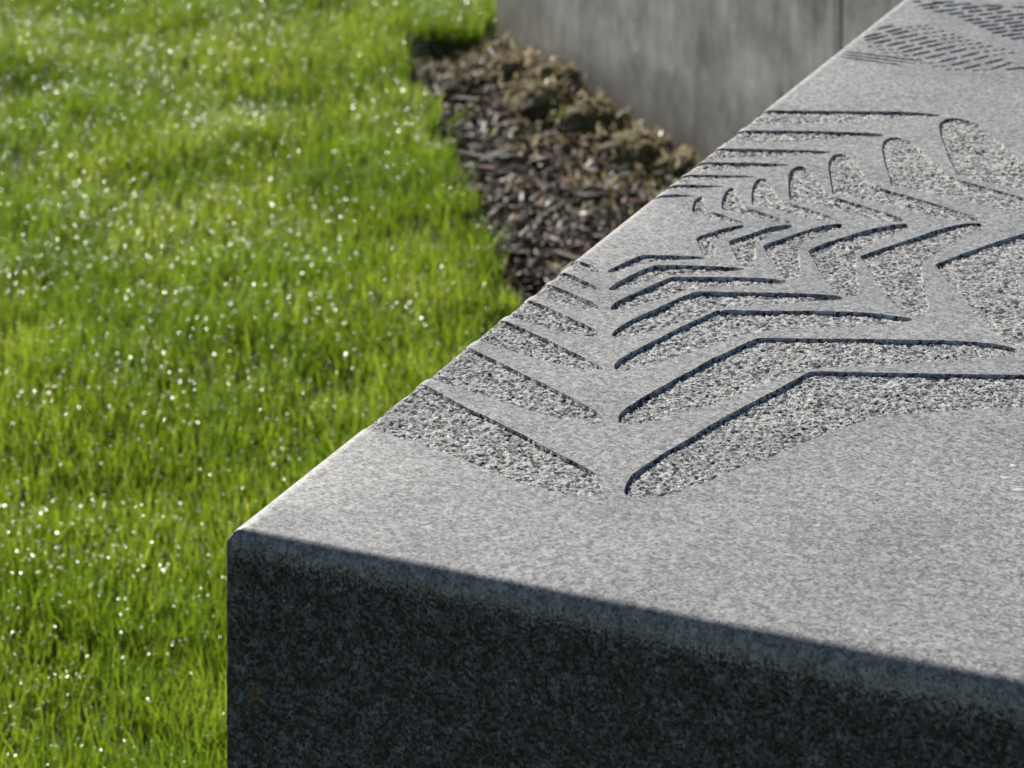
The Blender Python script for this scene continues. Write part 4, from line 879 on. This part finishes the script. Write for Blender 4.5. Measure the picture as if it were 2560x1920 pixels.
def scatter_chips(name, n, lmin, lmax, mat, lift):
    p = sample_bed(n)
    T = [chip_template(100 + i) for i in range(10)]
    q0 = T[0][1]; nv = len(T[0][0])
    tv = np.stack([t[0] for t in T])[rng.integers(0, 10, n)]
    ln = rng.uniform(lmin, lmax, n) * rng.uniform(0.6, 1.2, n)
    sc = np.stack([ln, ln * rng.uniform(0.10, 0.36, n), np.clip(ln * rng.uniform(0.06, 0.14, n), 0.0015, 0.006)], 1)
    M = rot_mats(rng.uniform(0, 6.28, n), rng.normal(0, 0.28, n), rng.normal(0, 0.35, n))
    v = np.einsum('nij,nkj->nki', M, tv * sc[:, None, :])
    z = bed_z(p[:, 0], p[:, 1]) + rng.uniform(0, lift, n)
    v += np.concatenate([p, z[:, None]], 1)[:, None, :]
    f = (q0[None] + (np.arange(n) * nv)[:, None, None]).reshape(-1, 4)
    return link_mesh(name, v.reshape(-1, 3), poly_faces([f]), mat, attr={"tint": np.repeat(rng.random(n), nv)})
tag(scatter_chips("bark_mulch", 8000, 0.009, 0.036, M_BARKS, 0.014), "dark brown shredded bark mulch covering the bed beside the lawn", "mulch", kind="stuff")

# larger bark chips one can tell apart
chip_meshes = []
for i in range(9):
    v, q = chip_template(300 + i)
    bm = bmesh.new()
    bv = [bm.verts.new(x) for x in v]
    for f in q: bm.faces.new([bv[k] for k in f])
    bmesh.ops.recalc_face_normals(bm, faces=bm.faces)
    me = bpy.data.meshes.new("bark_chip"); bm.to_mesh(me); bm.free(); me.materials.append(M_BARK)
    chip_meshes.append(me)
CH = sample_bed(400)
CH = CH[(CH[:, 0] < 0.33) & (wall_dist(CH[:, 0], CH[:, 1]) > 0.12)][:70]
for i, (x, y) in enumerate(CH):
    o = bpy.data.objects.new("bark_chip", chip_meshes[i % 9]); col.objects.link(o)
    ln = random.uniform(0.036, 0.072)
    o.scale = (ln, ln * random.uniform(0.14, 0.30), random.uniform(0.004, 0.008))
    o.rotation_euler = (random.gauss(0, 0.3), random.gauss(0, 0.2), random.gauss(0.25, 0.7))
    o.location = (x, y, float(bed_z(np.array([x]), np.array([y]))[0]) + random.uniform(0.010, 0.020))
    tag(o, "large brown bark chip lying on top of the finer mulch in the bed", "bark chip", "large bark chips on the mulch bed")

# ------------------------------------------------------------------ blades (grass and dry litter)
def blades(name, px, py, pz, h, w, yaw, lean, leandir, curve, tint, mat, tip_tint=0.0, base_tint=None):
    n = len(px)
    T = np.array([0, 0.38, 0.72, 1.0]); Wd = np.array([0.8, 1.0, 0.62, 0.0])
    V = np.empty((n, 7, 3)); A = np.empty((n, 7))
    cx, cy = np.cos(leandir), np.sin(leandir)
    sx, sy = np.cos(yaw), np.sin(yaw)
    k = 0
    for t, wd in zip(T, Wd):
        ang = lean + curve * t                         # bends over towards the tip
        ax = np.sin(ang * 0.8) * t * h; az = np.cos(ang * 0.8) * t * h
        bx, by, bz = px + cx * ax, py + cy * ax, pz + az
        cols = (-1, 1) if wd > 0 else (0,)
        for s in cols:
            V[:, k, 0] = bx + s * sx * w * wd * 0.5; V[:, k, 1] = by + s * sy * w * wd * 0.5; V[:, k, 2] = bz
            tt = tint
            if base_tint is not None and t == 0: tt = np.minimum(tint, base_tint)
            A[:, k] = np.clip(tt + tip_tint * t, 0, 1); k += 1
    o = (np.arange(n) * 7)[:, None]
    q = np.concatenate([o + np.array([0, 1, 3, 2]), o + np.array([2, 3, 5, 4])]); t3 = o + np.array([4, 5, 6])
    ob = link_mesh(name, V.reshape(-1, 3), poly_faces([q, t3]), mat, smooth=True, attr={"tint": A.ravel()})
    return ob, V

def scatter_lawn(n, lo, hi):
    p = rng.uniform(lo, hi, (n, 2))
    # visible wedge plus a margin, clear of the bed, block and wall
    wob = (vnoise(p[:, 0], p[:, 1], 16.0, 71) - 0.5) * 0.05
    bedm = inside(BED, p[:, 0] + wob * 1.0 + 0.012, p[:, 1] + wob * 0.4)
    ok = ~bedm & ~in_block(p[:, 0], p[:, 1], 0.006) & (p[:, 0] < 0.28 + 0.05 * p[:, 1])
    behind_wall = (wall_dist(p[:, 0], p[:, 1]) < 0.02) & (((p - WALL_P) @ WALL_D) > -0.02)
    ok &= ~behind_wall
    wedge = p[:, 0] > -0.185 * p[:, 1] - 0.35
    ok &= wedge
    p = p[ok]
    dens = vnoise(p[:, 0], p[:, 1], 5.0, 41) * 0.6 + vnoise(p[:, 0], p[:, 1], 13.0, 42) * 0.4
    keep = rng.random(len(p)) < np.clip((dens - 0.12) * 3.2, 0.35, 1.0)
    return p[keep]

p = scatter_lawn(390000, (-1.75, 2.55), (0.35, 7.6))
n = len(p)
patch = np.clip((vnoise(p[:, 0], p[:, 1], 4.0, 51) * 0.6 + vnoise(p[:, 0], p[:, 1], 11.0, 52) * 0.4 - 0.5) * 1.0 + 0.5, 0, 1)
h = (0.030 + 0.042 * patch) * rng.uniform(0.55, 1.25, n)
w = rng.uniform(0.0012, 0.0026, n) * np.where(rng.random(n) < 0.05, 1.8, 1.0)
leandir = rng.uniform(0, 6.2832, n)
lean = np.abs(rng.normal(0, 0.20, n)); curve = np.abs(rng.normal(0.15, 0.35, n))
tint = np.clip(0.16 + 0.66 * rng.random(n) + 0.5 * (vnoise(p[:, 0], p[:, 1], 7.0, 61) - 0.5), 0.18, 1)
dead = rng.random(n) < 0.07; tint[dead] = rng.uniform(0, 0.12, dead.sum()); h[dead] *= 0.6
gz = lawn_z(p[:, 0], p[:, 1]) - 0.004
grass, GV = blades("lawn_grass", p[:, 0], p[:, 1], gz, h, w, rng.uniform(0, 3.1416, n), lean, leandir, curve, tint, M_GRASS, tip_tint=0.12, base_tint=0.16)
tag(grass, "short bright green lawn wet with dew and lit from behind", "grass", kind="stuff")
print("blades", n)

# dew on the blades: flattened lens-shaped drops
nd = 95000
far_w = np.clip((p[:, 1] - 2.9) / 1.6, 0.2, 2.6) * np.clip(1.3 - (p[:, 0] + 0.9) * 0.5, 0.4, 1.6) * (vnoise(p[:, 0], p[:, 1], 6.0, 81) + 0.25) * (h > 0.035) * (p[:, 0] > -0.172 * p[:, 1] - 0.08)
pick = rng.choice(n, nd, p=far_w / far_w.sum())
seg = rng.random(nd)
tip = GV[pick, 6]; mid = GV[pick, 4:6].mean(1)
c = tip * (1 - seg[:, None] * 0.8) + mid * seg[:, None] * 0.8 + np.array([0, 0, 0.0006])
rad = rng.uniform(0.00055, 0.0012, nd) * np.where(rng.random(nd) < 0.12, 1.35, 1.0)
# normals spread about the vertical
th = np.abs(rng.normal(0, R(27), nd)); ph = rng.uniform(0, 6.2832, nd)
nv_ = np.stack([np.sin(th) * np.cos(ph), np.sin(th) * np.sin(ph), np.cos(th)], 1)
t1 = np.cross(nv_, np.array([0.3, 0.9, 0.1])); t1 /= np.linalg.norm(t1, axis=1, keepdims=True); t2 = np.cross(nv_, t1)
K = 5
W_ = 2 * K + 2
V = np.empty((nd, W_, 3))
for k in range(K):
    a = 2 * math.pi * k / K
    V[:, k] = V[:, K + k] = c + rad[:, None] * (t1 * math.cos(a) + t2 * math.sin(a))
V[:, 2 * K] = c + rad[:, None] * nv_ * 0.16
V[:, 2 * K + 1] = c - rad[:, None] * nv_ * 0.35
o_ = (np.arange(nd) * W_)[:, None]
t3 = np.concatenate([o_ + np.array([k, (k + 1) % K, 2 * K]) for k in range(K)])
t4 = np.concatenate([o_ + np.array([K + (k + 1) % K, K + k, 2 * K + 1]) for k in range(K)])
dewo = link_mesh("dew_drops", V.reshape(-1, 3), poly_faces([np.concatenate([t3, t4])]), M_DEW, smooth=True)
tag(dewo, "glinting dew drops hanging on the lawn blades", "dew", kind="stuff")

# dry litter and moss shoots on the bed, thickest by the wall
lp = sample_bed(15000)
d = wall_dist(lp[:, 0], lp[:, 1])
lp = lp[rng.random(len(lp)) < np.clip(np.exp(-(d / 0.16) ** 2) + 0.04, 0, 1)]
m = len(lp)
lz = bed_z(lp[:, 0], lp[:, 1]) + rng.uniform(0.0, 0.014, m)
for (cxx, cyy, r_, fl) in CLODS:                          # lift litter that lands on a clod
    dd = np.hypot(lp[:, 0] - cxx, lp[:, 1] - cyy) / (r_ * 1.0)
    lz = np.where(dd < 1, np.maximum(lz, bed_z(np.array([cxx]), np.array([cyy]))[0] + r_ * fl * (0.25 + 0.95 * np.sqrt(np.clip(1 - dd ** 2, 0, 1)))), lz)
lit, _ = blades("leaf_litter", lp[:, 0], lp[:, 1], lz, rng.uniform(0.010, 0.030, m), rng.uniform(0.003, 0.008, m), rng.uniform(0, 3.14, m), rng.uniform(0.7, 1.9, m), rng.uniform(0, 6.28, m), rng.normal(0, 0.6, m), rng.random(m), M_LITTER)
tag(lit, "pale dry grass clippings and moss shoots strewn over the bed by the wall", "litter", kind="stuff")

# ------------------------------------------------------------------ single plants
def tuft(name, x, y, z, k, hmin, hmax, wmin, wmax, label, cat, dirc, spread, seed, t0=0.35):
    r = np.random.default_rng(seed)
    px = x + r.normal(0, 0.012, k); py = y + r.normal(0, 0.012, k)
    ob, _ = blades(name, px, py, np.full(k, z), r.uniform(hmin, hmax, k), r.uniform(wmin, wmax, k), r.uniform(0, 3.14, k), np.abs(r.normal(0.45, 0.2, k)), dirc + r.normal(0, spread, k), r.uniform(0.3, 1.1, k), np.clip(r.normal(t0, 0.1, k), 0.15, 1), M_GRASS)
    return tag(ob, label, cat)
for args in [('grass_tuft', -0.3235, 3.3626, 0.0, 14, 0.07, 0.13, 0.0025, 0.004, 'dark arching grass tuft in the lawn at the lower corner of the block', 'grass tuft', 0.4, 0.7, 5), ('grass_tuft', -0.0534, 4.9674, -0.01, 16, 0.05, 0.1, 0.003, 0.005, 'long blades flopping over the mulch edge beside the block', 'grass tuft', 0.5, 0.4, 6), ('grass_tuft', -0.1318, 5.6283, -0.01, 14, 0.05, 0.1, 0.003, 0.0045, 'grass tuft leaning over the mulch halfway up the lawn edge', 'grass tuft', 0.3, 0.5, 8), ('seedling', 0.083, 5.7017, 0.0, 6, 0.015, 0.03, 0.005, 0.009, 'tiny bright green seedling among the mossy clods by the wall', 'seedling', 0.0, 2.0, 9, 0.9)]:
    tuft(*args)
